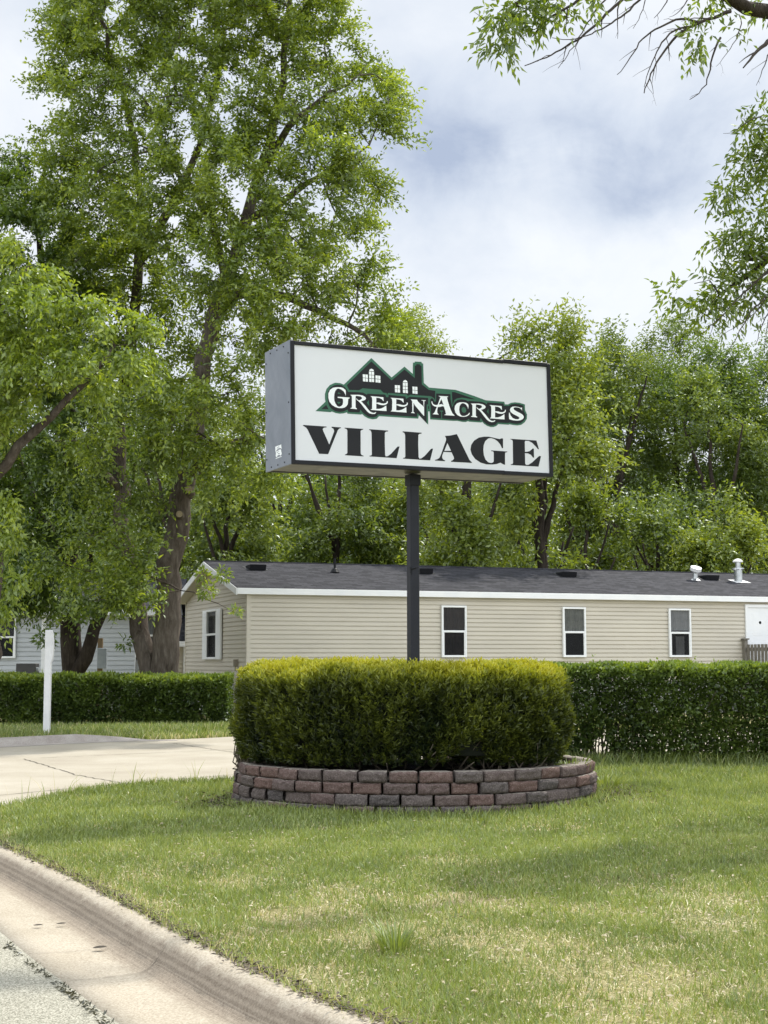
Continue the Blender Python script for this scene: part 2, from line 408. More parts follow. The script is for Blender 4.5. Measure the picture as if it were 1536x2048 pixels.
# carry on beyond the driveway mouth
for y in (16, 20, 26, 40, 80, 160):
    x = -4.2 - 0.55 * (y - 13.7); Vs += [(x - 1.2, y, -0.128), (x - 2.7, y - 0.3, -0.12), (-40 - y, y - 6, -0.12)]
Vs = np.array(Vs); I = np.arange(len(Vs)).reshape(-1, 3)
F = np.stack([I[:-1, :-1], I[1:, :-1], I[1:, 1:], I[:-1, 1:]], -1).reshape(-1, 4)
street = np_mesh('street', Vs, F, asph); tag(street, kind='structure')

# far kerb of the driveway
fk = resample([(-11.5, 20.6), (-8.5, 22.4), (-6.4, 24.0), (-5.6, 24.9), (-5.0, 25.45), (-4.3, 25.75), (-3.6, 25.95)], 0.15)
dd = unit(np.gradient(fk, axis=0)); nn = np.stack([dd[:, 1], -dd[:, 0]], 1)   # towards the driveway
Vk = []
for i, p in enumerate(fk):
    h = 0.14 * smooth((-3.9 - p[0]) / 1.6)
    for o, z in [(-0.2, 0.0), (-0.2, h - 0.01), (-0.02, h), (0.03, h - 0.02), (0.07, h * 0.5), (0.10, 0.016), (0.45, 0.012)]:
        q = p + nn[i] * o; Vk.append((q[0], q[1], max(z, 0.0) + rk.normal(0, 0.002) * (z > 0.02)))
Vk = np.array(Vk); I = np.arange(len(Vk)).reshape(-1, 7)
F = np.stack([I[:-1, :-1], I[1:, :-1], I[1:, 1:], I[:-1, 1:]], -1).reshape(-1, 4)
fkm = mottled('weathered_kerb', (0.24, 0.21, 0.19), (0.36, 0.33, 0.3), 4, 0.9, bs=0.4, bscale=70, fine=0.3)
tag(np_mesh('driveway_kerb', Vk, F, fkm), kind='structure')

# ================================================================ THE SIGN
th = 0.464; t1, t2 = 0.014, -0.006
ez = Vector((0, 0, 1)); e0 = Vector((math.cos(th), math.sin(th), 0)); n0_ = Vector((-math.sin(th), math.cos(th), 0))
e2 = e0 * math.cos(t1) + ez * math.sin(t1); k2 = ez * math.cos(t1) - e0 * math.sin(t1)
n2_ = n0_ * math.cos(t2) + k2 * math.sin(t2); k3 = k2 * math.cos(t2) - n0_ * math.sin(t2)
SO = Vector((-0.895, 13.692, 3.313)); SW, SH, SD = 3.013, 1.22, 0.64
POLE = SO + e2 * (SW * 0.497) + n2_ * (SD * 0.5)
sign = empty('roadside_sign', (POLE.x, POLE.y, 0.3), label='big box sign on a black square pole reading Green Acres Village', cat='sign')
Ms = Matrix((tuple(e2), tuple(n2_), tuple(k3))).transposed().to_4x4()
def onsign(o, loc=SO):
    o.matrix_local = Matrix.Translation(Vector(loc) - Vector(sign.location)) @ Ms
    return o
grey_m, t, b = newmat('grey_sheet_metal'); setc(b, (0.24, 0.265, 0.31), 0.42, 0.25)
c_ = ramp(t, noise(t, 1.6, 5, 0.6, dist=1.5), [(0.3, (0.15, 0.17, 0.205)), (0.7, (0.22, 0.24, 0.28))]); t.links.new(c_, b.inputs['Base Color'])
bump(t, b, noise(t, 2.4, 3, 0.5, dist=0.8), 0.35, 0.03)
under_m, t, b = newmat('bare_underside'); setc(b, (0.3, 0.29, 0.24), 0.4, 0.6)
c_ = ramp(t, noise(t, 2.5, 5, 0.6, dist=1.0), [(0.35, (0.05, 0.05, 0.035)), (0.6, (0.16, 0.155, 0.12))]); t.links.new(c_, b.inputs['Base Color'])
white_m = mottled('sign_white_acrylic', (0.66, 0.675, 0.70), (0.69, 0.705, 0.725), 1.2, 0.4, bs=0.04, bscale=90)
vin_black = mottled('vinyl_black', (0.008, 0.0085, 0.010), (0.012, 0.0125, 0.015), 3, 0.45, spec=.25)
vin_green = mottled('vinyl_green', (0.035, 0.125, 0.075), (0.045, 0.145, 0.09), 3, 0.45, spec=.3)
vin_white = mottled('vinyl_white', (0.8, 0.84, 0.84), (0.84, 0.87, 0.87), 3, 0.3)
mb = MB(); mb.box(0.012, 0.02, 0.006, SW - 0.006, SD - 0.006, SH - 0.006)
onsign(mb.build('cabinet', under_m, sign))
mb = MB(); mb.box(0.038, 0.004, 0.036, SW - 0.036, 0.02, SH - 0.036); onsign(mb.build('sign_panel', white_m, sign))
mb = MB()                                             # black retainer: four mitred angles, seam right of the middle
bw_ = 0.04
mb.box(0, -0.014, 0, bw_, 0.05, SH, b=0.003); mb.box(SW - bw_, -0.014, 0, SW, 0.05, SH, b=0.003)
sm = 2.43
mb.box(bw_, -0.012, SH - bw_, sm, 0.05, SH - 0.003, b=0.003); mb.box(sm, -0.017, SH - bw_ + 0.007, SW - bw_, 0.05, SH + 0.007, b=0.003)
mb.box(bw_, -0.012, 0.0, sm - 0.02, 0.05, bw_, b=0.003); mb.box(sm - 0.02, -0.016, -0.002, SW - bw_, 0.05, bw_ - 0.004, b=0.003)
onsign(mb.build('retainer_frame', black_paint, sign))
mb = MB()
mb.box(0, SD - 0.045, 0, SW, SD + 0.012, bw_, b=0.003); mb.box(0, SD - 0.045, SH - bw_, SW, SD + 0.012, SH, b=0.003)
mb.box(0.0, SD - 0.045, bw_, bw_, SD + 0.012, SH - bw_, b=0.003); mb.box(SW - bw_, SD - 0.045, bw_, SW, SD + 0.012, SH - bw_, b=0.003)
onsign(mb.build('rear_retainer_frame', black_paint, sign))
mb = MB(); mb.box(-0.008, -0.002, -0.004, 0.0115, SD + 0.004, SH + 0.004, b=0.002)
endp = onsign(mb.build('end_panel', grey_m, sign))
for (yy, zz_) in [(.03, .1), (.03, .61), (.03, 1.1), (.61, .12), (.61, .6), (.61, 1.1), (.15, .035), (.32, .03), (.49, .03), (.15, 1.185), (.32, 1.185), (.49, 1.185)]:
    mb = MB(); mb.tube([(-0.008, yy, zz_), (-0.014, yy, zz_)], [0.0085, 0.006], 8); mb.build('screw', black_paint, endp)
ART = json.loads(r'''{"green":[[[[263,535],[372,635],[367,664],[367,713],[384,763],[421,805],[464,827],[485,834],[536,833],[575,821],[884,1115],[1109,933],[1258,1056],[1352,988],[1356,1104],[1376,1107],[1378,1118],[1455,1121],[1458,1108],[1475,1104],[1478,904],[1538,860],[1851,858],[2071,809],[2206,773],[2435,772],[2441,745],[2480,747],[2516,766],[2565,775],[2625,773],[2689,760],[2690,700],[2713,654],[2709,607],[2680,568],[2637,539],[2588,529],[2534,531],[2492,536],[2480,530],[2354,530],[2330,508],[2294,495],[2258,493],[2217,503],[2182,522],[2159,543],[2147,534],[2001,534],[1989,540],[1960,528],[1919,527],[1861,535],[1817,531],[1543,530],[1538,612],[1522,612],[1519,473],[1414,565],[1404,529],[963,528],[953,521],[934,500],[890,491],[841,497],[798,516],[769,539],[761,531],[610,531],[605,545],[567,531],[524,525],[482,529],[440,542],[426,534]]]],"black":[[[[607,818],[883,1080],[1108,903],[1257,1026],[1373,947],[1376,1075],[1393,1078],[1396,1092],[1434,1093],[1437,1082],[1454,1080],[1454,887],[1534,835],[1609,831],[1606,724],[1593,753],[1560,769],[1533,771],[1316,770],[1289,756],[1279,773],[1063,771],[1063,769],[1056,749],[1048,770],[1013,770],[981,799],[781,799],[742,777],[632,772]]],[[[1804,832],[1839,832],[2082,775],[2024,774],[1971,779],[1919,781],[1866,770],[1831,749],[1809,692]]],[[[379,604],[405,562],[326,559]]],[[[396,695],[402,740],[426,780],[464,805],[506,816],[549,814],[586,795],[610,769],[620,750],[731,756],[785,755],[828,736],[834,747],[1023,752],[1035,749],[1043,727],[1068,727],[1071,752],[1263,748],[1268,723],[1310,749],[1524,751],[1523,685],[1506,682],[1500,487],[1397,589],[1391,546],[964,545],[945,543],[937,525],[890,510],[841,514],[804,534],[771,559],[753,582],[742,551],[618,549],[613,573],[567,550],[524,543],[477,547],[435,571],[408,603],[397,646]]],[[[1547,735],[1558,746],[1570,751],[1584,743],[1595,718],[1615,720],[1619,804],[1786,808],[1787,752],[1803,671],[1837,730],[1866,751],[1913,763],[1959,760],[2000,746],[2006,752],[2158,752],[2194,744],[2220,730],[2226,751],[2423,752],[2428,729],[2485,730],[2522,751],[2564,759],[2619,757],[2670,745],[2671,688],[2695,648],[2691,611],[2662,578],[2625,554],[2583,545],[2534,546],[2493,554],[2474,548],[2343,546],[2324,523],[2288,510],[2253,508],[2212,521],[2171,547],[2142,581],[2130,549],[2007,549],[2001,564],[1966,544],[1919,540],[1862,548],[1818,545],[1555,549],[1551,660],[1546,695]]],[[[1522,668],[1533,667],[1532,638],[1521,638]]]],"inner":[[[[496,641],[539,644],[515,620]]],[[[503,725],[516,740],[540,723]]],[[[824,654],[846,683],[851,623]]],[[[1656,629],[1696,630],[1694,621],[1682,619],[1681,546],[1672,546],[1674,619],[1658,619]]],[[[1913,656],[1919,674],[1940,685],[1960,674],[1971,647],[1959,628],[1939,623],[1920,631]]],[[[2218,653],[2236,688],[2238,628]]]],"innerb":[[[[1931,657],[1940,667],[1948,658],[1947,645],[1938,640],[1930,647]]]],"white":[[[[593,707],[588,724],[570,752],[543,769],[517,777],[495,771],[479,750],[469,720],[465,685],[468,651],[480,623],[499,600],[517,593],[541,602],[557,618],[563,643],[561,672],[553,679],[505,683],[504,694],[633,695],[636,688],[620,679],[617,657],[614,627],[600,606],[578,590],[546,582],[514,581],[477,588],[440,608],[414,638],[403,676],[404,720],[421,756],[453,780],[495,789],[538,791],[565,786],[591,768],[594,753]]],[[[642,723],[736,729],[779,725],[809,712],[817,698],[806,682],[781,671],[762,667],[783,646],[810,621],[837,590],[858,569],[880,559],[902,557],[924,566],[926,559],[913,548],[885,544],[853,549],[826,567],[794,600],[762,637],[735,662],[714,676],[708,688],[714,691],[719,681],[735,672],[751,678],[771,692],[771,704],[757,713],[730,716],[706,717],[701,707],[699,598],[715,587],[712,582],[643,584],[645,591],[659,596],[660,704],[655,714]]],[[[865,725],[1010,723],[1014,682],[1004,689],[991,703],[966,712],[931,713],[930,661],[949,665],[971,664],[993,659],[1015,659],[1037,666],[1048,674],[1048,684],[1057,688],[1061,678],[1056,665],[1042,652],[1020,643],[993,641],[965,644],[944,651],[930,653],[929,599],[959,601],[987,608],[1014,622],[1034,636],[1042,639],[1044,584],[867,585],[869,590],[882,596],[885,680],[883,710],[879,716]]],[[[1090,724],[1237,723],[1241,681],[1231,688],[1217,702],[1192,711],[1156,713],[1155,660],[1175,664],[1197,663],[1219,658],[1242,658],[1264,665],[1275,674],[1275,684],[1284,688],[1288,677],[1284,664],[1269,651],[1247,642],[1219,640],[1191,643],[1169,650],[1155,652],[1154,598],[1185,600],[1213,607],[1241,621],[1261,635],[1269,638],[1271,583],[1092,584],[1093,589],[1106,595],[1110,680],[1108,710],[1104,715]]],[[[1321,722],[1394,724],[1405,705],[1427,686],[1455,668],[1469,654],[1467,709],[1464,718],[1447,719],[1446,724],[1496,724],[1493,719],[1478,715],[1474,654],[1473,558],[1448,582],[1420,610],[1392,639],[1365,667],[1354,692],[1349,596],[1363,587],[1362,581],[1321,583],[1324,588],[1338,595],[1337,705],[1332,713]]],[[[1642,780],[1759,783],[1756,777],[1744,772],[1753,734],[1769,684],[1785,645],[1805,608],[1828,591],[1828,585],[1708,584],[1712,590],[1728,596],[1722,625],[1705,674],[1688,676],[1665,668],[1634,663],[1626,629],[1627,604],[1635,592],[1643,585],[1569,585],[1578,590],[1595,607],[1610,638],[1622,664],[1597,668],[1574,679],[1562,701],[1561,716],[1569,720],[1572,706],[1580,692],[1597,684],[1617,683],[1634,689],[1652,732],[1667,769],[1659,773]],[[1677,749],[1701,689],[1677,697],[1646,690]]],[[[1992,664],[1987,684],[1970,708],[1947,722],[1926,723],[1906,712],[1891,688],[1885,657],[1889,621],[1903,596],[1926,588],[1955,592],[1985,607],[2006,628],[2012,624],[2002,605],[1973,588],[1938,580],[1897,581],[1863,594],[1840,618],[1830,653],[1836,689],[1860,716],[1895,730],[1935,733],[1970,730],[1993,718],[1998,700]]],[[[2026,726],[2122,732],[2167,728],[2197,715],[2205,700],[2194,685],[2168,673],[2149,669],[2170,648],[2198,623],[2225,592],[2247,571],[2269,560],[2291,559],[2314,568],[2316,561],[2302,550],[2274,545],[2241,551],[2213,569],[2180,602],[2148,639],[2121,665],[2099,678],[2094,690],[2099,693],[2105,684],[2121,675],[2138,681],[2158,695],[2158,707],[2144,716],[2117,719],[2092,720],[2086,710],[2083,600],[2100,589],[2097,584],[2025,586],[2028,593],[2042,598],[2044,707],[2039,716]]],[[[2252,725],[2399,723],[2402,681],[2392,688],[2379,702],[2354,712],[2318,713],[2317,661],[2336,664],[2359,663],[2381,658],[2403,658],[2425,665],[2437,674],[2437,684],[2445,688],[2450,677],[2445,664],[2430,651],[2408,642],[2380,640],[2352,643],[2330,650],[2317,652],[2315,598],[2346,600],[2374,607],[2402,621],[2422,635],[2430,638],[2431,583],[2253,584],[2254,589],[2267,595],[2272,680],[2270,710],[2266,716]]],[[[2650,687],[2644,699],[2624,716],[2594,722],[2563,721],[2548,714],[2545,703],[2556,691],[2586,677],[2622,664],[2652,650],[2667,635],[2670,620],[2657,601],[2626,586],[2584,579],[2535,580],[2487,590],[2485,618],[2488,660],[2495,658],[2507,630],[2530,606],[2560,595],[2590,594],[2608,600],[2615,611],[2606,621],[2579,632],[2537,648],[2508,667],[2500,690],[2509,711],[2533,726],[2564,730],[2600,728],[2627,722],[2639,720],[2651,726]]]],"vill":[[[[129,390],[381,388],[381,380],[359,377],[343,370],[339,358],[346,338],[407,211],[460,339],[462,354],[454,371],[435,380],[434,390],[537,389],[536,382],[518,375],[502,359],[492,335],[394,114],[297,114],[177,346],[161,365],[137,378],[129,382]]],[[[576,389],[782,388],[780,381],[762,375],[752,366],[749,139],[759,124],[781,117],[779,111],[575,113],[577,119],[595,128],[603,137],[606,360],[598,376],[577,381]]],[[[846,389],[1059,387],[1059,378],[1036,375],[1022,363],[1019,268],[1021,137],[1028,123],[1051,127],[1088,153],[1128,194],[1162,229],[1185,232],[1150,111],[846,114],[847,121],[865,125],[873,136],[873,354],[865,375],[848,381]]],[[[1223,389],[1441,387],[1440,378],[1417,374],[1403,362],[1399,266],[1401,134],[1409,119],[1432,123],[1470,149],[1511,190],[1546,227],[1570,230],[1533,107],[1222,110],[1223,117],[1241,121],[1249,132],[1251,353],[1242,374],[1224,380]]],[[[1711,369],[1768,375],[1853,396],[1996,134],[2012,119],[2024,111],[2022,104],[1776,104],[1778,113],[1801,124],[1813,140],[1810,155],[1785,203],[1692,203],[1674,160],[1674,142],[1684,124],[1708,114],[1706,107],[1588,108],[1588,115],[1615,122],[1640,137],[1657,165],[1722,320],[1725,341],[1719,356]],[[1739,297],[1780,218],[1701,214]]],[[[2408,381],[2405,278],[2391,277],[2371,316],[2339,348],[2304,368],[2262,378],[2226,370],[2190,340],[2171,299],[2165,249],[2169,194],[2189,146],[2220,120],[2255,113],[2280,123],[2287,133],[2290,225],[2283,237],[2262,239],[2258,247],[2457,245],[2454,238],[2433,233],[2427,220],[2424,102],[2401,107],[2369,123],[2326,107],[2269,98],[2198,97],[2128,112],[2065,146],[2025,193],[2010,241],[2020,291],[2056,339],[2113,373],[2177,387],[2234,390],[2290,383],[2333,376],[2368,372],[2383,380]]],[[[2498,382],[2821,381],[2850,289],[2837,289],[2809,318],[2766,354],[2722,372],[2682,371],[2675,361],[2674,252],[2704,255],[2734,264],[2760,284],[2771,293],[2786,292],[2785,195],[2772,197],[2747,224],[2711,238],[2673,238],[2673,127],[2686,113],[2715,117],[2760,144],[2812,187],[2850,217],[2873,215],[2838,102],[2494,104],[2494,111],[2516,116],[2523,129],[2526,356],[2519,371],[2499,376]]]],"wins":[[[[[784,941],[811,941],[811,907],[785,908]]],[[[785,903],[811,903],[811,869],[785,870]]],[[[814,941],[841,941],[841,907],[815,907]]],[[[815,903],[841,902],[841,869],[815,869]]]],[[[[854,975],[880,975],[880,942],[854,942]]],[[[855,937],[880,938],[881,907],[855,907]]],[[[855,902],[881,902],[881,869],[855,869]]],[[[884,975],[910,976],[910,943],[884,942]]],[[[884,938],[910,938],[910,908],[884,907]]],[[[884,902],[910,903],[910,870],[885,870]]],[[[856,980],[862,995],[882,1005],[903,997],[910,982]]]],[[[[926,940],[952,940],[952,906],[926,907]]],[[[926,902],[952,902],[952,869],[926,869]]],[[[955,940],[981,939],[981,906],[955,906]]],[[[955,902],[981,901],[981,868],[955,868]]]],[[[[1143,857],[1170,857],[1170,822],[1143,822]]],[[[1143,818],[1170,818],[1171,783],[1144,783]]],[[[1173,857],[1201,858],[1201,822],[1174,822]]],[[[1174,818],[1201,818],[1201,782],[1174,783]]]],[[[[1235,888],[1260,889],[1260,856],[1234,856]]],[[[1234,851],[1260,851],[1260,821],[1234,820]]],[[[1234,816],[1260,816],[1260,783],[1234,783]]],[[[1263,889],[1289,890],[1289,856],[1264,856]]],[[[1264,851],[1289,852],[1289,821],[1264,821]]],[[[1264,816],[1289,816],[1290,783],[1264,783]]],[[[1235,893],[1242,907],[1262,919],[1282,909],[1289,894]]]],[[[[1343,856],[1370,856],[1370,822],[1344,823]]],[[[1344,818],[1370,818],[1370,784],[1344,785]]],[[[1374,856],[1400,857],[1401,822],[1374,822]]],[[[1374,818],[1401,817],[1401,783],[1374,784]]]]],"st":[[[[385,225],[364,219],[344,224],[324,222],[303,222],[263,220],[236,224],[226,219],[230,209],[217,179],[230,180],[244,187],[270,192],[297,193],[324,189],[355,180],[358,174],[345,169],[297,178],[250,177],[234,171],[231,154],[218,133],[228,117],[248,113],[265,119],[285,129],[305,125],[325,125],[336,115],[356,111],[373,122],[379,135],[366,146],[372,167],[382,178]],[[337,211],[321,206],[324,196],[341,196]],[[304,213],[283,209],[284,199],[300,200]],[[345,165],[325,163],[325,152],[342,153]],[[304,170],[286,168],[286,159],[303,160]],[[318,145],[268,143],[271,136],[318,137]]],[[[376,104],[288,107],[222,105],[222,99],[289,99],[373,97]]]]}''')
def vinyl(name, mat_, shapes, lift, parent, end=False, thick=0.0006):
    vs, fs = [], []
    for loops in shapes:
        vec = [[Vector((u / 1000, v / 1000, 0)) for u, v in lp] for lp in loops]
        tri = tessellate_polygon(vec); k = len(vs)
        for lp in vec:
            for p in lp: vs.append((-0.008 - lift, p.x, p.y) if end else (p.x, 0.004 - lift, p.y))
        fs += [tuple(i + k for i in f) for f in tri]
    o = MB(); o.v = vs; o.f = fs; o.m = [0] * len(fs)
    ob = o.build(name, mat_, parent); return ob
em = onsign(vinyl('house_emblem', vin_green, ART['green'], 0.0012, sign))
vinyl('black_shapes', vin_black, ART['black'], 0.0024, em)
for s_ in ART['inner']: vinyl('green_accent', vin_green, [s_], 0.0036, em)
for w in ART['wins']: vinyl('window', vin_white, w, 0.0036, em)
for s_ in ART['white']: onsign(vinyl('letter', vin_white, [s_], 0.0036, sign))
for s_ in ART['vill']: onsign(vinyl('letter', vin_black, [s_], 0.0012, sign))
vinyl('maker_sticker', vin_white, ART['st'], 0.0012, endp, end=True)
# the pole
pole_m, t, b = newmat('chipped_black_paint'); setc(b, (0.012, 0.013, 0.018), 0.5, spec=.3)
ch = noise(t, 42, 5, 0.7); co = N(t, 'ShaderNodeTexCoord'); sp = N(t, 'ShaderNodeSeparateXYZ'); t.links.new(co.outputs['Object'], sp.inputs[0])
lowm = N(t, 'ShaderNodeMapRange'); lowm.inputs[1].default_value = 1.45; lowm.inputs[2].default_value = 0.95; lowm.inputs[3].default_value = 0.0; lowm.inputs[4].default_value = 0.1
t.links.new(sp.outputs[2], lowm.inputs[0])
wear = M('GREATER_THAN', M('ADD', ch, lowm.outputs[0], tree=t), 0.72, tree=t)
t.links.new(mixc(t, wear, ramp(t, noise(t, 3, 4), [(0.3, (0.009, 0.010, 0.015)), (0.7, (0.017, 0.018, 0.026))]), (0.16, 0.16, 0.18)), b.inputs['Base Color'])
mb = MB(); hw = 0.052; top = POLE.z - 0.3
mb.box(-hw, -hw, 0, hw, hw, top, b=0.012)
pole = mb.build('pole', pole_m, sign); pole.rotation_euler = (0, 0, th)
mb = MB(); mb.box(-0.062, -0.062, top - 0.12, 0.062, 0.062, top - 0.005, b=0.004)
mb.build('collar', black_paint, pole)
for zc, sgn in ((1.02, -1), (2.05, -1)):
    mb = MB(); mb.tube([(sgn * hw, -hw - 0.006, zc), (-0.0, -hw - 0.008, zc + 0.012), (0.01, -hw - 0.004, zc + 0.01)], [0.012, 0.009, 0.004], 6)
    mb.tube([(-hw - 0.004, -hw - 0.002, zc - 0.05), (-hw - 0.006, -hw, zc + 0.02)], 0.009, 6)
    mb.build('weld_bead', black_paint, pole)

# ================================================================ THE RAISED BED
BC = (0.32, 14.93); BRX, BRY = 1.83, 1.62
blk, t, b = newmat('split_face_block'); setc(b, (0.2, 0.1, 0.09), 0.95, spec=0.15)
a_ = N(t, 'ShaderNodeAttribute', attribute_name='tint')
hue = ramp(t, a_.outputs['Fac'], [(0.0, (0.078, 0.078, 0.08)), (0.25, (0.115, 0.108, 0.105)), (0.45, (0.15, 0.125, 0.115)), (0.7, (0.16, 0.108, 0.1)), (1.0, (0.205, 0.12, 0.098))])
blend = noise(t, 5.0, 4, 0.6)
hue = mixc(t, M('MULTIPLY', blend, 0.35, tree=t), hue, (0.115, 0.095, 0.088))
sp_ = noise(t, 85, 4, 0.8)
hue = mixc(t, 0.42, hue, ramp(t, sp_, [(0.38, (0.025, 0.018, 0.018)), (0.52, (0.12, 0.09, 0.085)), (0.66, (0.42, 0.38, 0.33))]))
t.links.new(hue, b.inputs['Base Color']); bump(t, b, noise(t, 45, 6, .75), 1.0, 0.02)
wall = empty('retaining_wall', (BC[0], BC[1], 0), label='low curved wall of red and grey split-face blocks around the yew bush', cat='wall')
rb = np.random.default_rng(11)
blk_top = mottled('weathered_block_top', (0.15, 0.13, 0.11), (0.27, 0.24, 0.2), 6, .95, bs=.5, bscale=80, fine=.35)
CH = 0.106
def block_course(c):
    rx, ry = BRX + 0.012 * (3 - c), BRY + 0.012 * (3 - c)
    z0 = -0.026 + c * CH; z1 = z0 + CH - 0.006
    per = 2 * math.pi * math.sqrt((rx * rx + ry * ry) / 2); nb = int(round(per / 0.292))
    V, F, T = [], [], []; MI = []
    ph = rb.uniform(0, 1) + 0.5 * c
    cuts = (np.arange(nb) + ph + rb.uniform(-0.10, 0.10, nb)) / nb * 2 * math.pi
    for i in range(nb):
        a0, a1 = cuts[i], cuts[(i + 1) % nb] + (2 * math.pi if i == nb - 1 else 0)
        gap = rb.uniform(0.004, 0.016) / rx
        a0 += gap; a1 -= gap; dr = rb.normal(0, 0.010); tilt = rb.normal(0, 0.003); dz = rb.normal(0, 0.0015)
        tint = float(np.clip(rb.normal(0.72 if c >= 2 else 0.5 if c == 1 else 0.22, 0.27), 0, 1))
        gu, gv = 13, 7; k = len(V)
        bl = rb.uniform(0.014, 0.026); tl_ = rb.normal(0, .010); tz_ = rb.normal(0, .008)
        for r_ in range(gv):
            for q in range(gu):
                u, v = q / (gu - 1), r_ / (gv - 1)
                eu = min(u, 1 - u) * 2; ev = min(v, 1 - v) * 2
                bulge = bl * min(1, eu * 5 + .15) * min(1, ev * 3.2 + .15) + tl_ * (u - .5) + tz_ * (v - .5) + (0.0055 * rb.normal() if 0 < q < gu - 1 and 0 < r_ < gv - 1 else 0.003 * rb.normal())
                a = a0 + (a1 - a0) * u; rr = dr + bulge - 0.012 + 0.5 * tilt
                V.append((math.cos(a) * (rx + rr), math.sin(a) * (ry + rr), z0 + dz + (z1 - z0) * v + (rb.normal(0, 0.0028) if r_ in (0, gv - 1) else 0)))
        for r_ in range(gv - 1):
            for q in range(gu - 1):
                o = k + r_ * gu + q; F.append((o, o + 1, o + gu + 1, o + gu)); T.append(tint)
        # back row (inside of the bed) to close top, bottom and ends
        kb = len(V)
        for zv in (z0 + dz, z1 + dz):
            for q in range(gu):
                a = a0 + (a1 - a0) * (0.12 + 0.76 * q / (gu - 1)); V.append((math.cos(a) * (rx - 0.19), math.sin(a) * (ry - 0.19), zv))
        tr = k + (gv - 1) * gu
        for q in range(gu - 1):
            F.append((tr + q, tr + q + 1, kb + gu + q + 1, kb + gu + q)); T.append(2.0)
            F.append((k + q + 1, k + q, kb + q, kb + q + 1)); T.append(tint)
            F.append((kb + q + 1, kb + q, kb + gu + q, kb + gu + q + 1)); T.append(tint)
        for side in (0, gu - 1):
            for r_ in range(gv - 1):
                zf = r_ / (gv - 1)
                F.append((k + r_ * gu + side, k + (r_ + 1) * gu + side, kb + gu + side, kb + side)); T.append(tint)
    T = np.array(T); mi_ = (T > 1.5).astype(int); o = np_mesh('cap_course' if c == 3 else 'block_course', np.array(V), np.array(F), [blk, blk_top], wall, tint=np.minimum(T, 1), mi=mi_)
    return o
for c in range(4): block_course(c)
soil = mottled('bed_soil', (0.02, 0.015, 0.011), (0.05, 0.036, 0.025), 12, 0.95, bs=0.5, bscale=50)
mb = MB(); nn_ = 48
vs = [(0, 0, 0.33)] + [(math.cos(2 * math.pi * i / nn_) * (BRX - 0.15), math.sin(2 * math.pi * i / nn_) * (BRY - 0.15), 0.30) for i in range(nn_)]
mb.add(vs, [(0, 1 + i, 1 + (i + 1) % nn_) for i in range(nn_)])
bs_ = mb.build('bed_soil', soil); bs_.location = (BC[0], BC[1], 0); tag(bs_, kind='structure')
# ================================================================ THE HOMES
def siding_mat(name, c, dirt=0.1):
    m, t, b = newmat(name); setc(b, c, 0.55, spec=0.3)
    n1_ = noise(t, 1.1, 5, 0.6, vec=vmap(t, (0.5, 0.5, 2.5)))
    col = ramp(t, n1_, [(0.3, tuple(x * (1 - dirt) for x in c)), (0.7, tuple(min(1, x * (1 + dirt * 0.4)) for x in c))])
    t.links.new(col, b.inputs['Base Color'])
    bump(t, b, noise(t, 24, 3, 0.6, vec=vmap(t, (0.25, 0.25, 3))), 0.05, 0.004); return m
tan = siding_mat('tan_vinyl_siding', (0.57, 0.53, 0.45))
white_sid = siding_mat('white_vinyl_siding', (0.52, 0.55, 0.58))
trim = mottled('white_trim', (0.78, 0.80, 0.82), (0.84, 0.85, 0.86), 2.5, 0.45, bs=0.03, bscale=30)
soffit = mottled('beige_soffit', (0.46, 0.43, 0.35), (0.5, 0.47, 0.39), 3, 0.6)
skirt_m = mottled('grey_skirting', (0.24, 0.24, 0.23), (0.32, 0.32, 0.3), 3, 0.7)
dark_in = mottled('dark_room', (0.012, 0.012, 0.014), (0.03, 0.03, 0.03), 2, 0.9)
def shingle_mat(name, a, b3, c3):
    m, t, b = newmat(name); setc(b, a, 0.92, spec=0.2)
    vm = vmap(t)
    br = N(t, 'ShaderNodeTexBrick'); br.offset = 0.37; br.squash = 1.0
    br.inputs['Scale'].default_value = 1.0; br.inputs['Brick Width'].default_value = 0.24; br.inputs['Row Height'].default_value = 0.135
    br.inputs['Mortar Size'].default_value = 0.008; br.inputs['Mortar Smooth'].default_value = 0.3; br.inputs['Bias'].default_value = 0.1
    br.inputs['Color1'].default_value = (*a, 1); br.inputs['Color2'].default_value = (*b3, 1); br.inputs['Mortar'].default_value = (*[x * 0.45 for x in a], 1)
    t.links.new(vm, br.inputs['Vector'])
    col = mixc(t, 0.35, br.outputs['Color'], ramp(t, noise(t, 2.3, 5, 0.7, vec=vmap(t, (1, 3, 1))), [(0.35, a), (0.65, c3)]))
    t.links.new(col, b.inputs['Base Color'])
    bump(t, b, br.outputs['Fac'], 0.5, -0.01); return m
shingle = shingle_mat('charcoal_shingles', (0.011, 0.012, 0.016), (0.06, 0.06, 0.07), (0.044, 0.044, 0.052))
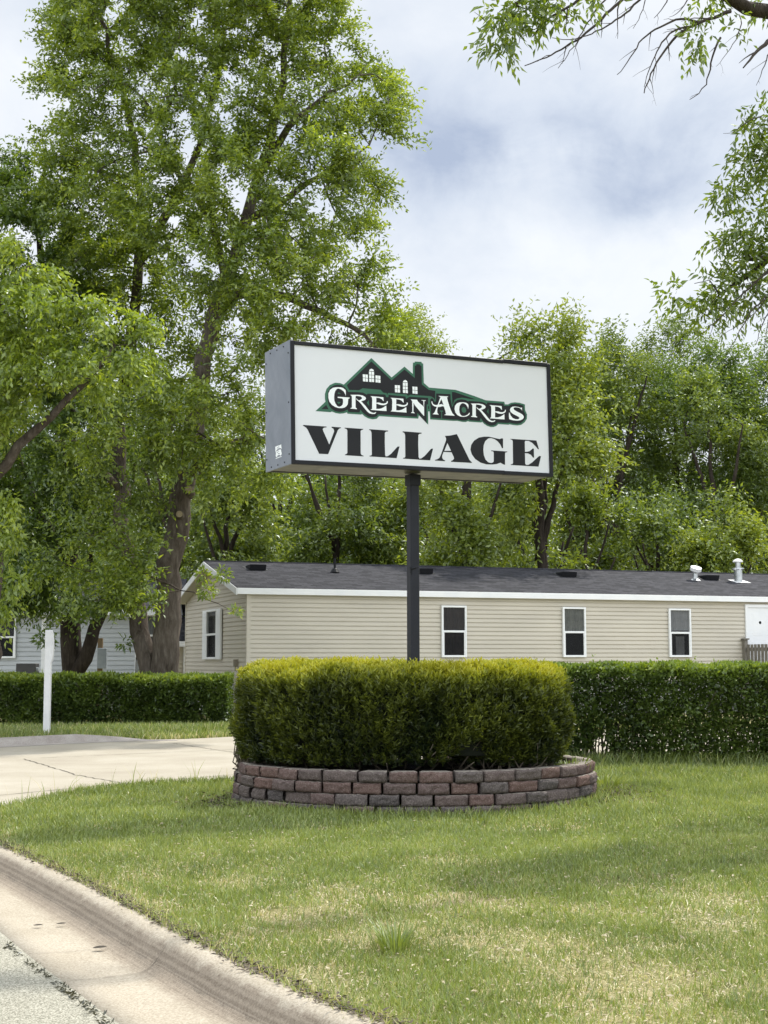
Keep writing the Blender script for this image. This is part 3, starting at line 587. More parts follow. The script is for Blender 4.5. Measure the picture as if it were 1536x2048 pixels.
def siding_run(mb, p0, p1, z0, z1f, out_n, pitch=0.1016, lap=0.02):
    """laps between z0 and z1; p0,p1 plan points, out_n outward unit; z1f number or function(u)->z top (gable)"""
    p0 = Vector(p0); p1 = Vector(p1); o = Vector(out_n); z = z0
    while True:
        zt = z + pitch
        if callable(z1f):
            us_ = z1f(z)                     # (u0,u1) extent at this height
            if us_ is None: break
            a, b2 = p0.lerp(p1, us_[0]), p0.lerp(p1, us_[1])
            us2 = z1f(zt)
            if us2 is None: us2 = ((us_[0] + us_[1]) / 2,) * 2
            c, d = p0.lerp(p1, us2[0]), p0.lerp(p1, us2[1])
        else:
            if z >= z1f - 1e-4: break
            zt = min(zt, z1f); a, b2, c, d = p0, p1, p0, p1
        k = lambda q, off, zz: (q.x + o.x * off, q.y + o.y * off, zz)
        mb.add([k(a, 0.001, z), k(b2, 0.001, z), k(b2, lap, z), k(a, lap, z), k(b2, lap, z + 0.012), k(a, lap, z + 0.012),
                k(d, lap * .6, zt - .024), k(c, lap * .6, zt - .024), k(d, -.006, zt - .020), k(c, -.006, zt - .020), k(d, -.004, zt), k(c, -.004, zt)],
               [(0, 1, 2, 3), (3, 2, 4, 5), (5, 4, 6, 7), (7, 6, 8, 9), (9, 8, 10, 11)])
        z = z + pitch
    return mb
glass, t, b = newmat('window_glass'); setc(b, (0.006, 0.007, 0.008), 0.05); b.inputs['Alpha'].default_value = 0.4
b.inputs['Specular IOR Level'].default_value = 0.4
screen_m, t, b = newmat('insect_screen'); setc(b, (0.012, 0.013, 0.014), 0.9, spec=.1); b.inputs['Alpha'].default_value = 0.4
curt_dark = mottled('dark_curtain', (0.02, 0.016, 0.014), (0.06, 0.045, 0.038), 5, 0.9)
curt_lite = mottled('pale_curtain', (0.17, 0.18, 0.16), (0.3, 0.31, 0.28), 5, 0.9)
curt_white = mottled('white_curtain', (0.3, 0.31, 0.32), (0.42, 0.43, 0.44), 5, 0.9)
def curtain(mb, x0, x1, z0, z1, y, amp=0.018, wl=0.07):
    n = max(8, int((x1 - x0) / 0.012)); vs = []
    for i in range(n + 1):
        x = x0 + (x1 - x0) * i / n; yy = y + amp * math.sin(2 * math.pi * (x - x0) / wl + 0.7 * math.sin(x * 9))
        vs += [(x, yy, z0), (x, yy, z1)]
    mb.add(vs, [(2 * i, 2 * i + 2, 2 * i + 3, 2 * i + 1) for i in range(n)])
def window(parent, w, h, curtain_m=None, shutters=0, fr=0.045, split=0.5, half=None, dark=dark_in):
    """single-hung window, local origin at bottom left of the outer frame, outward = -y"""
    mb = MB()
    zs = h * split
    mb.box(0, -0.045, 0, fr, 0.02, h, b=0.004); mb.box(w - fr, -0.045, 0, w, 0.02, h, b=0.004)
    mb.box(fr, -0.045, 0, w - fr, 0.02, fr * 1.1, b=0.004); mb.box(fr, -0.045, h - fr, w - fr, 0.02, h, b=0.004)
    f = mb.build('window', trim, parent)
    mb = MB(); mb.box(fr, -0.036, zs - 0.025, w - fr, 0.005, zs + 0.025, b=0.003)
    mb.box(fr, -0.034, fr * 1.1, fr + 0.022, 0.0, zs - 0.025, b=0.002); mb.box(w - fr - 0.022, -0.034, fr * 1.1, w - fr, 0.0, zs - 0.025, b=0.002)
    mb.box(fr, -0.034, fr * 1.1, w - fr, 0.0, fr * 1.1 + 0.03, b=0.002) if False else None
    mb.build('sash', trim, f)
    mb = MB(); mb.add([(fr, -0.012, zs), (w - fr, -0.012, zs), (w - fr, -0.012, h - fr), (fr, -0.012, h - fr)], [(0, 1, 2, 3)])
    mb.add([(fr, -0.02, fr), (w - fr, -0.02, fr), (w - fr, -0.02, zs), (fr, -0.02, zs)], [(0, 1, 2, 3)])
    mb.build('pane', glass, f, norm=False)
    mb = MB(); mb.add([(fr, -0.028, fr), (w - fr, -0.028, fr), (w - fr, -0.028, zs), (fr, -0.028, zs)], [(0, 1, 2, 3)])
    mb.build('insect_screen', screen_m, f, norm=False)
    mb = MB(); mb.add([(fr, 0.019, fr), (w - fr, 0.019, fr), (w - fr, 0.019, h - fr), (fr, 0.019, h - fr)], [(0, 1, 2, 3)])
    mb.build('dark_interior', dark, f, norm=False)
    if curtain_m:
        mb = MB()
        for (a, b2, z0, z1) in half or [(0, 1, 0, 1)]:
            curtain(mb, fr + (w - 2 * fr) * a, fr + (w - 2 * fr) * b2, fr + (h - 2 * fr) * z0, fr + (h - 2 * fr) * z1, 0.008, 0.006)
        mb.build('curtain', curtain_m, f)
    return f
def put(o, x, y, z, rz=0):
    o.location = (x, y, z); o.rotation_euler = (0, 0, rz); return o

HT = R(21)
home = empty('mobile_home', (-3.03, 31.8, 0.08), HT, label='long tan mobile home with charcoal shingle roof behind the sign', cat='mobile home')
LL, WW = 23.0, 5.95; E0, RZ = 2.93, 3.73        # eave and ridge heights above the plot (which lies 0.08 up)
S0 = 0.80
mb = MB(); mb.box(0, 0.02, 0.0, LL, WW, E0 - 0.02)
mb.add([(0.0, 0.02, E0 - 0.02), (0.0, WW, E0 - 0.02), (0.0, WW / 2, RZ - 0.09), (LL, 0.02, E0 - 0.02), (LL, WW, E0 - 0.02), (LL, WW / 2, RZ - 0.09)], [(0, 1, 2), (3, 5, 4), (0, 3, 4, 1), (0, 2, 5, 3), (1, 4, 5, 2)])
mb.build('wall_core', tan, home)
mb = MB(); siding_run(mb, (0.05, 0.018, 0), (LL, 0.018, 0), S0, E0 - 0.14, (0, -1, 0)); mb.build('front_siding', tan, home, norm=False)
mb = MB(); siding_run(mb, (0.0, 0.06, 0), (0.0, WW, 0), S0, E0 - 0.02, (-1, 0, 0))
def gab(z):
    u = (z - (E0 - 0.06)) / (RZ - E0 - 0.02)
    if u > 0.97: return None
    return (0.5 * u, 1 - 0.5 * u)
zst = S0 + 0.1016 * math.ceil((E0 - 0.02 - S0) / 0.1016 - 1e-6)
siding_run(mb, (0.0, 0.06, 0), (0.0, WW, 0), E0 - 0.02, gab, (-1, 0, 0)); mb.build('end_siding', tan, home, norm=False)
mb = MB()
mb.box(-0.03, -0.014, S0 - 0.02, 0.07, 0.075, E0 - 0.1, b=.003); mb.build('corner_trim', tan, home)
mb = MB(); mb.box(-0.03, WW - 0.05, S0 - 0.02, -0.004, WW + 0.02, E0 - 0.05, b=.003); mb.build('corner_trim', tan, home)
mb = MB(); mb.box(-0.006, -0.004, 0, LL, 0.0, S0 - 0.005)
for i in range(int(LL / 0.2)): mb.box(i * 0.2, -0.012, 0, i * 0.2 + 0.02, -0.004, S0 - 0.01)
for i in range(int(WW / 0.2)): mb.box(-0.016, i * 0.2, 0, -0.004, i * 0.2 + 0.02, S0 - 0.01)
mb.box(-0.004, 0, 0, -0.0005, WW, S0 - 0.005); mb.build('skirting', skirt_m, home)
# roof planes (built in their own plane so the shingle rows follow the slope)
OH, OV = 0.28, 0.10
sl = math.atan(0.2537); run = (WW / 2 + OV) / math.cos(sl)
for side in (0, 1):
    mb = MB(); mb.box(0, 0, -0.03, LL + OH * 2, run, 0.0)
    r_ = mb.build('roof', shingle, home)
    if side == 0:
        r_.location = (-OH, -OV, RZ - run * math.sin(sl)); r_.rotation_euler = (sl, 0, 0)
    else:
        r_.location = (LL + OH, WW + OV, RZ - run * math.sin(sl)); r_.rotation_euler = (sl, 0, math.pi)
    roof0 = r_ if side == 0 else roof0
ez_ = RZ - run * math.sin(sl)
mb = MB(); mb.tube([(-OH, WW / 2, RZ + 0.0), (LL + OH, WW / 2, RZ + 0.0)], 0.028, 6); mb.build('ridge_cap', shingle, home)
mb = MB(); mb.box(-OH + 0.002, -OV - 0.022, ez_ - 0.15, LL + OH, -OV, ez_ - 0.012, b=0.003)
mb.box(-0.02, -OV + 0.0, ez_ - 0.15, LL, 0.0, ez_ - 0.135)
mb.build('fascia', trim, home)
for s_ in (0, 1):                                   # rake boards and sloping soffit on the gable end
    mb = MB()
    ya, yb = (-OV - 0.02, WW / 2) if s_ == 0 else (WW + OV + 0.02, WW / 2)
    za, zb = ez_ - 0.02, RZ - 0.012
    x0, x1 = -OH - 0.022, -OH - 0.001
    mb.add([(x0, ya, za - 0.15), (x1, ya, za - 0.15), (x1, ya, za), (x0, ya, za), (x0, yb, zb - 0.16), (x1, yb, zb - 0.16), (x1, yb, zb), (x0, yb, zb)],
           [(0, 1, 2, 3), (4, 7, 6, 5), (0, 4, 5, 1), (3, 2, 6, 7), (0, 3, 7, 4), (1, 5, 6, 2)])
    mb.build('rake_board', trim, home)
for s_ in (0, 1):
    mb = MB()
    ya, yb = (-OV, WW / 2) if s_ == 0 else (WW + OV, WW / 2)
    mb.add([(-OH, ya, ez_ - 0.15), (-0.004, ya, ez_ - 0.15), (-0.004, yb, RZ - 0.14), (-OH, yb, RZ - 0.14)], [(0, 1, 2, 3)])
    mb.build('soffit', soffit, home)
# windows on the long wall
wd = [(4.67, 5.31, curt_dark, None), (7.86, 8.49, curt_lite, [(0, 1, 0.5, 1)]), (10.84, 11.48, curt_white, [(0.0, 1, 0.55, 1), (0.3, 0.75, 0, 0.42)])]
for x0, x1, cm, hf in wd:
    f = window(home, x1 - x0, 1.21, cm, half=hf); put(f, x0, -0.027, 1.40)
f = window(home, 1.02, 1.2, None, fr=0.05); put(f, -0.045, 3.52, 1.36, -math.pi / 2)
for a, b2 in ((-0.36, -0.01), (1.03, 1.38)):
    mb = MB(); mb.box(a, -0.04, 0.0, b2, 0.01, 1.2, b=0.004)
    for k in range(26): mb.box(a + 0.04, -0.046, 0.06 + k * 0.042, b2 - 0.04, -0.038, 0.085 + k * 0.042)
    mb.build('shutter', trim, f)
# door, storm door frame and number plate
mb = MB(); mb.box(13.12, -0.05, S0 - 0.02, 13.20, 0.0, 2.74, b=0.004); mb.box(14.15, -0.05, S0 - 0.02, 14.23, 0.0, 2.74, b=0.004); mb.box(13.20, -0.05, 2.66, 14.15, 0.0, 2.74, b=0.004)
fr_ = mb.build('door_frame', trim, home)
mb = MB(); mb.box(13.21, -0.03, S0, 14.14, 0.0, 2.655)
for (a, b2, c, d) in [(13.32, 13.62, 1.95, 2.52), (13.73, 14.03, 1.95, 2.52), (13.32, 13.62, 1.1, 1.8), (13.73, 14.03, 1.1, 1.8)]:
    mb.box(a, -0.034, c, b2, -0.03, d); mb.box(a + 0.05, -0.038, c + 0.05, b2 - 0.05, -0.034, d - 0.05)
dr = mb.build('door', trim, home)
mb = MB(); mb.tube([(14.05, -0.03, 1.72), (14.05, -0.09, 1.72)], 0.025, 8); mb.build('handle', black_paint, dr)
mb = MB(); mb.tube([(14.05, -0.03, 1.88), (14.05, -0.06, 1.88)], 0.022, 8); mb.build('deadbolt', black_paint, dr)
mb = MB(); mb.tube([(13.56, -0.038, 2.28), (13.56, -0.05, 2.28)], [0.04, 0.03], 10); mb.build('door_plaque', black_paint, dr)
galv = mottled('galvanised_steel', (0.42, 0.44, 0.46), (0.6, 0.62, 0.64), 9, 0.32, 0.85)
whcap = mottled('white_metal_cap', (0.75, 0.76, 0.77), (0.82, 0.82, 0.82), 4, 0.4)
greyb = mottled('grey_utility_box', (0.22, 0.25, 0.27), (0.28, 0.31, 0.33), 5, 0.5)
mb = MB(); mb.box(2.0, -0.10, 1.0, 2.23, -0.01, 1.24, b=0.008); mb.box(1.98, -0.04, 1.0, 2.02, -0.01, 1.28); mb.build('meter_box', greyb, home)
mb = MB(); mb.box(-0.11, 0.72, 1.2, -0.01, 0.82, 1.36, b=0.006); mb.tube([(-0.07, 0.77, 1.2), (-0.07, 0.77, 1.1)], 0.015, 6); mb.build('outdoor_tap', mottled('brown_cover', (0.2, 0.18, 0.13), (0.25, 0.22, 0.17), 5), home)
# roof vents: placed on the front slope; y is the distance back from the front wall
def slope_z(y): return RZ - (WW / 2 - y) * math.tan(sl)
for x in (0.78, 5.1, 9.15, 13.5):
    y = 2.15; z = slope_z(y); mb = MB()
    mb.add([(x - .2, y - .2, slope_z(y - .2) + 0.01), (x + .2, y - .2, slope_z(y - .2) + 0.01), (x + .2, y + .2, slope_z(y + .2) + 0.01), (x - .2, y + .2, slope_z(y + .2) + 0.01),
            (x - .2, y - .24, slope_z(y - .2) + 0.135), (x + .2, y - .24, slope_z(y - .2) + 0.135), (x + .17, y + .22, slope_z(y + .2) + 0.045), (x - .17, y + .22, slope_z(y + .2) + 0.045)],
           [(0, 1, 2, 3), (4, 5, 6, 7), (0, 1, 5, 4), (1, 2, 6, 5), (2, 3, 7, 6), (3, 0, 4, 7)])
    mb.add([(x - .27, y - .23, slope_z(y - .23) + 0.006), (x + .27, y - .23, slope_z(y - .23) + 0.006), (x + .27, y + .27, slope_z(y + .27) + 0.006), (x - .27, y + .27, slope_z(y + .27) + 0.006)], [(0, 1, 2, 3)])
    mb.build('box_vent', black_paint, home)
x, y = 2.7, 1.9; z = slope_z(y); mb = MB(); mb.tube([(x, y, z), (x, y, z + 0.09), (x, y, z + 0.10)], [0.12, 0.06, 0.045], 12); mb.tube([(x, y, z + .08), (x, y, z + .34)], 0.03, 8); mb.build('vent_pipe', black_paint, home)
x, y = 12.95, 1.95; z = slope_z(y)
mb = MB(); mb.tube([(x, y, z), (x + 0.0, y - 0.02, z + 0.26)], [0.075, 0.06], 12); mb.tube([(x, y, z - .02), (x, y - .003, z + 0.03)], [0.16, 0.09], 12); pipe_ = mb.build('vent_pipe', galv, home)
mb = MB(); mb.tube([(x - 0.01, y - .03, z + 0.22), (x - 0.01, y - .045, z + 0.25), (x - 0.01, y - .08, z + 0.33), (x - .01, y - .085, z + .34)], [0.12, 0.155, 0.15, 0.08], 18); mb.build('cap', whcap, pipe_)
x, y = 14.25, 1.85; z = slope_z(y)
mb = MB(); mb.tube([(x, y, z - 0.05), (x, y, z + 0.36)], 0.115, 16); mb.tube([(x, y, z + 0.30), (x, y, z + .34), (x, y, z + .36)], [0.12, 0.17, 0.16], 16); mb.tube([(x, y, z + .36), (x, y, z + .54)], 0.075, 12)
fl_ = mb.build('flue', galv, home)
mb = MB(); mb.tube([(x, y, z + .52), (x, y, z + .55), (x, y, z + .60), (x, y, z + .62)], [0.14, 0.14, 0.08, 0.02], 16); mb.build('cap', whcap, fl_)
mb = MB(); mb.add([(x - .2, y - .2, slope_z(y - .2) + .007), (x + .28, y - .2, slope_z(y - .2) + .007), (x + .28, y + .2, slope_z(y + .2) + .007), (x - .2, y + .2, slope_z(y + .2) + .007)], [(0, 1, 2, 3)]); mb.build('flashing', whcap, fl_)

# weathered deck rail at the door
wood, t, b = newmat('weathered_wood'); setc(b, (0.2, 0.18, 0.15), 0.9, spec=0.15)
wn = noise(t, 7, 6, 0.7, vec=vmap(t, (6, 6, 0.8))); t.links.new(ramp(t, wn, [(0.3, (0.11, 0.1, 0.085)), (0.7, (0.27, 0.25, 0.215))]), b.inputs['Base Color']); bump(t, b, wn, 0.3, 0.005)
dk = empty('porch_deck', (-3.03 + 13.0 * math.cos(HT), 31.8 + 13.0 * math.sin(HT), 0.08), HT, label='weathered grey wooden porch with picket rail at the white door', cat='porch')
mb = MB(); mb.box(0, -1.6, 0.68, 2.6, -0.03, 0.74); mb.build('floor', wood, dk)
for (px_, py_) in ((0.0, -0.14), (0.0, -1.6), (2.5, -1.6), (1.25, -1.6), (2.5, -0.14)):
    mb = MB(); mb.box(px_, py_, 0, px_ + 0.10, py_ + 0.10, 1.84, b=0.005); mb.box(px_ - 0.03, py_ - 0.03, 1.84, px_ + .13, py_ + .13, 1.875, b=0.004); mb.build('post', wood, dk)
mb = MB()
for i in range(9): mb.box(0.02, -0.3 - i * 0.145, 0.62, 0.045, -0.3 - i * 0.145 + 0.09, 1.72)
for i in range(18): mb.box(0.12 + i * 0.135, -1.6, 0.62, 0.12 + i * 0.135 + 0.09, -1.575, 1.72)
mb.box(0.046, -1.5, 1.55, 0.08, -0.14, 1.64); mb.box(0.1, -1.574, 1.55, 2.5, -1.54, 1.64)
mb.box(0.046, -1.5, 0.85, 0.08, -0.14, 0.94); mb.box(0.1, -1.574, 0.85, 2.5, -1.54, 0.94)
mb.build('pickets', wood, dk)

# white home on the left, seen between the trunks
def simple_home(name, loc, rz, L_, W_, eave, ridge, mat_, roofm, s0=0.6, **kw):
    h = empty(name, loc, rz, **kw)
    mb = MB(); mb.box(0, 0.02, 0, L_, W_, eave); mb.add([(0.0, 0.02, eave), (0.0, W_, eave), (0.0, W_ / 2, ridge - .08), (L_, 0.02, eave), (L_, W_, eave), (L_, W_ / 2, ridge - .08)], [(0, 1, 2), (3, 5, 4), (0, 2, 5, 3), (1, 4, 5, 2)])
    mb.build('wall_core', mat_, h)
    mb = MB(); siding_run(mb, (0.0, 0.018, 0), (L_, 0.018, 0), s0, eave - 0.1, (0, -1, 0), 0.12, 0.02)
    siding_run(mb, (L_, 0.018, 0), (L_, W_, 0), s0, eave - .02, (1, 0, 0), 0.12, 0.02); mb.build('siding', mat_, h, norm=False)
    s2 = math.atan2(ridge - eave, W_ / 2); rn = (W_ / 2 + .25) / math.cos(s2)
    for sd in (0, 1):
        mb = MB(); mb.box(0, 0, -0.04, L_ + .6, rn, 0); r3 = mb.build('roof', roofm, h)
        if sd == 0: r3.location = (-.3, -.25, ridge - rn * math.sin(s2)); r3.rotation_euler = (s2, 0, 0)
        else: r3.location = (L_ + .3, W_ + .25, ridge - rn * math.sin(s2)); r3.rotation_euler = (s2, 0, math.pi)
    ze = ridge - rn * math.sin(s2)
    mb = MB(); mb.box(-.3, -.275, ze - .16, L_ + .3, -.25, ze - .01); mb.box(-.3, -.25, ze - .16, L_ + .3, 0.0, ze - .145); mb.build('fascia', trim, h)
    mb = MB(); mb.box(0, -.01, 0, L_, 0.0, s0); mb.build('skirting', skirt_m, h)
    return h
h2 = simple_home('mobile_home', (-16.0, 37.2, 0.1), R(3), 10.3, 4.6, 2.75, 3.6, white_sid, shingle, s0=0.72, label='white sided mobile home at the left behind the tree trunks', cat='mobile home')
f = window(h2, .62, 1.1, None); put(f, 5.74, -0.03, 1.38)
f = window(h2, 0.6, 1.1, curt_white); put(f, 9.6, -0.03, 1.42)
mb = MB(); mb.box(7.02 - .0, -0.03, 0.6, 7.14, 0.0, 2.65, b=0.004); mb.build('corner_trim', trim, h2); mb = MB(); mb.box(9.46, -0.03, 0.6, 9.52, 0.0, 2.65, b=0.004); mb.build('corner_trim', trim, h2)
mb = MB(); mb.tube([(9.5, -0.05, 1.45), (9.49, -0.05, 0.9), (9.4, -0.05, 0.8)], 0.012, 5); mb.build('cable', black_paint, h2)
mb = MB(); mb.box(9.72, -0.42, 0.45, 10.05, -0.03, 1.12, b=0.01)
for k in range(8): mb.box(9.74, -0.428, 0.5 + k * .07, 10.03, -0.42, 0.53 + k * 0.07)
mb.build('heat_pump', greyb, h2)
# beige shed in the gap between the trunk and the tan home
h3 = simple_home('garden_shed', (-6.6, 40.6, 0.1), R(8), 2.6, 2.6, 2.0, 2.7, tan, shingle, s0=0.15, label='small tan shed glimpsed between the big trunk and the tan home', cat='shed')
mb = MB(); mb.box(0.9, -.03, 0.15, 1.7, 0.0, 1.9, b=.004); mb.build('door', trim, h3)
# meter pedestal and dark box
p = at(200, 1335, 35.0)
up = empty('meter_pedestal', (p[0], 35.0, 0.1), R(0), label='short wooden post carrying a grey meter box before the white home', cat='meter post')
mb = MB(); mb.box(-.06, -.045, 0, .06, .045, 1.86, b=.004); mb.build('post', mottled('brown_post', (0.14, 0.1, 0.05), (0.2, 0.14, 0.08), 6, .9), up)
mb = MB(); mb.box(-.05, -.13, 1.12, .17, -.046, 1.62, b=.012); mb.build('meter_box', greyb, up)
p = at(55, 1345, 35.5)
bx = empty('utility_cabinet', (p[0], 35.5, 0.1), 0, label='small dark cabinet standing by the white home left of the fork trunk', cat='cabinet')
mb = MB(); mb.box(-.24, -.2, 0, .24, .2, 1.25, b=.012); mb.build('body', mottled('dark_cabinet', (0.03, 0.03, 0.032), (0.05, 0.05, 0.052), 5, .6), bx)
for z_ in (1.1, .9): mb = MB(); mb.tube([(.24, -.1, z_), (.3, -.1, z_)], .05, 8); mb.build('fitting', greyb, bx)
# white post with a board seen edge-on
p = at(93, 1468, 25.55)
wp = empty('sign_post', (p[0], 25.55, 0.08), R(0), label='plain white square post with a sign board seen edge-on by the driveway', cat='sign post')
wpm = mottled('white_painted_wood', (0.72, 0.73, 0.74), (0.82, 0.82, 0.82), 4, .5, bs=.1, bscale=30)
mb = MB(); mb.box(-.055, -.055, 0, .055, .055, 1.88, b=.006); mb.build('post', wpm, wp); 
mb = MB(); nb_ = 14; vs = []
for i in range(nb_ + 1):
    u = i / nb_; z = 1.30 + 0.57 * u; w_ = 0.055 + 0.034 * math.sin(math.pi * min(1, u * 1.0)) ** 0.6
    vs += [(0.05, -.05, z), (w_ + .004, -.05, z), (w_ + .004, .05, z), (0.05, .05, z)]
fs = []
for i in range(nb_):
    for j in range(4): fs.append((4 * i + j, 4 * i + (j + 1) % 4, 4 * i + 4 + (j + 1) % 4, 4 * i + 4 + j))
fs += [(0, 3, 2, 1), (4 * nb_, 4 * nb_ + 1, 4 * nb_ + 2, 4 * nb_ + 3)]
mb.add(vs, fs); mb.build('board', wpm, wp)
# ================================================================ GREENERY
bark = mottled('bark_grey_brown', (0.055, 0.043, 0.034), (0.12, 0.098, 0.08), 2.0, 0.95, bs=0.0)
def barkmat(name, a, b_, c):
    m, t, b = newmat(name); setc(b, a, 0.95, spec=0.12)
    n1_ = noise(t, 14, 6, 0.7, vec=vmap(t, (1, 1, 0.22)), dist=0.4)
    col = ramp(t, n1_, [(0.32, a), (0.5, b_), (0.68, c)])
    col = mixc(t, 0.35, col, ramp(t, noise(t, 1.3, 4, .6), [(0.35, a), (0.65, c)]))
    t.links.new(col, b.inputs['Base Color']); bump(t, b, n1_, 0.9, 0.05); return m
bark = barkmat('bark_grey_brown', (0.04, 0.031, 0.025), (0.10, 0.081, 0.066), (0.19, 0.165, 0.14))
bark_dark = barkmat('bark_dark', (0.02, 0.016, 0.013), (0.045, 0.036, 0.029), (0.085, 0.07, 0.058))
twig_m = mottled('bare_twig', (0.035, 0.027, 0.022), (0.07, 0.056, 0.046), 5, 0.9)
stem_m = mottled('hedge_stem', (0.06, 0.05, 0.035), (0.15, 0.125, 0.09), 8, 0.9)
G = lambda a, b_, c: [(0.0, a), (0.5, b_), (1.0, c)]
leaf_ash = leafmat('leaf_box_elder', G((0.06, 0.098, 0.012), (0.17, 0.24, 0.027), (0.39, 0.47, 0.062)), 0.48, (1.35, 1.3, 0.5))
leaf_lime = leafmat('leaf_bright_maple', G((0.1, 0.16, 0.018), (0.22, 0.3, 0.032), (0.40, 0.48, 0.06)), 0.5, (1.3, 1.25, 0.5))
leaf_deep = leafmat('leaf_deep_green', G((0.05, 0.095, 0.014), (0.105, 0.17, 0.024), (0.21, 0.28, 0.04)), 0.45, (1.3, 1.3, 0.5))
leaf_wood = leafmat('leaf_woodland', G((0.06, 0.1, 0.015), (0.125, 0.185, 0.028), (0.25, 0.32, 0.055)), 0.45, (1.4, 1.3, 0.5))
leaf_sun = leafmat('leaf_woodland_light', G((0.1, 0.15, 0.018), (0.185, 0.25, 0.032), (0.32, 0.38, 0.055)), 0.45, (1.4, 1.3, 0.5))
leaf_fg = leafmat('leaf_ash_near', G((0.085, 0.135, 0.014), (0.16, 0.22, 0.024), (0.28, 0.34, 0.045)), 0.5, (1.3, 1.35, 0.45))

def hnoise(P, s, seed=0):
    r_ = np.random.default_rng(seed); o = 0
    for k in range(7):
        w = r_.normal(size=3) * s * (1 + .5 * k); o = o + np.sin(P @ w + r_.uniform(0, 6.28)) / (1 + .35 * k)
    return o / 3.2
def leaf_quads(C, D, L, Wd, rng, droop=0.3, spread=0.9, flat=0.5):
    """one pointed, slightly cupped blade per centre. C (n,3) base points, D (n,3) directions"""
    n = len(C)
    ax = unit(D + rng.normal(0, spread, (n, 3)) * 0.6 + np.array([0, 0, -droop]))
    up = unit(np.array([0, 0, 1.0]) * flat + rng.normal(0, 0.6, (n, 3)))
    sd = unit(np.cross(ax, up)); nm = np.cross(sd, ax)
    L = L * rng.uniform(0.65, 1.3, (n, 1)); Wd = Wd * rng.uniform(0.7, 1.25, (n, 1))
    v0 = C; v1 = C + ax * L * 0.42 + sd * Wd * 0.5 + nm * L * 0.08; v2 = C + ax * L - nm * L * 0.1; v3 = C + ax * L * 0.42 - sd * Wd * 0.5 + nm * L * 0.08
    V = np.stack([v0, v1, v2, v3], 1).reshape(-1, 3); F = np.arange(4 * n).reshape(n, 4)
    return V, F

def grow(seeds, parents, attr, step, kill, rng, iters=90, trop=0.05):
    """space colonisation: nodes reach for every free point in the crown"""
    P = np.array(seeds, float); par = list(parents); A = attr.copy()
    cap = len(P) + 9000; nodes = np.zeros((cap, 3)); n = len(P); nodes[:n] = P
    best = np.full(len(A), 1e9); bi = np.zeros(len(A), int)
    def upd(i0, i1):
        nonlocal best, bi
        for s_ in range(i0, i1, 400):
            e_ = min(i1, s_ + 400)
            d = np.linalg.norm(A[:, None, :] - nodes[None, s_:e_, :], axis=2); j = d.argmin(1); m = d[np.arange(len(A)), j]
            w = m < best; best = np.where(w, m, best); bi = np.where(w, s_ + j, bi)
    upd(0, n)
    for it in range(iters):
        keep = best > kill; A, best, bi = A[keep], best[keep], bi[keep]
        if len(A) == 0: break
        u, inv = np.unique(bi, return_inverse=True)
        d = unit(A - nodes[bi]); acc = np.zeros((len(u), 3)); np.add.at(acc, inv, d)
        acc = unit(acc + rng.normal(0, 0.25, acc.shape) + np.array([0, 0, trop])) 
        new = nodes[u] + acc * step
        if n + len(new) > cap: break
        nodes[n:n + len(new)] = new; par += list(u); upd(n, n + len(new)); n += len(new)
    return nodes[:n].copy(), np.array(par[:n])

def skeleton_mesh(name, nodes, par, rad, mat_, parent, rmin=0.0, sides=None):
    n = len(nodes); kids = [[] for _ in range(n)]
    for i in range(n):
        if par[i] >= 0: kids[par[i]].append(i)
    mb = MB(); started = []
    for i in range(n):
        if par[i] < 0: started.append((None, i))
    while started:
        p, i = started.pop(); ch = [p, i] if p is not None else [i]
        while True:
            k = [j for j in kids[i] if rad[j] >= rmin]
            if not k: break
            k.sort(key=lambda j: -rad[j])
            for j in k[1:]: started.append((i, j))
            i = k[0]; ch.append(i)
        if len(ch) < 2: continue
        rr = [rad[j] for j in ch]
        if p is not None: rr[0] = min(rad[p] * 0.8, rr[1] * 1.25)
        ns = 14 if max(rr) > 0.2 else 8 if max(rr) > 0.06 else 5 if max(rr) > 0.02 else 3
        mb.tube([nodes[j] for j in ch], rr, ns, cap=True)
    return mb.build(name, mat_, parent, smooth=True, norm=False)

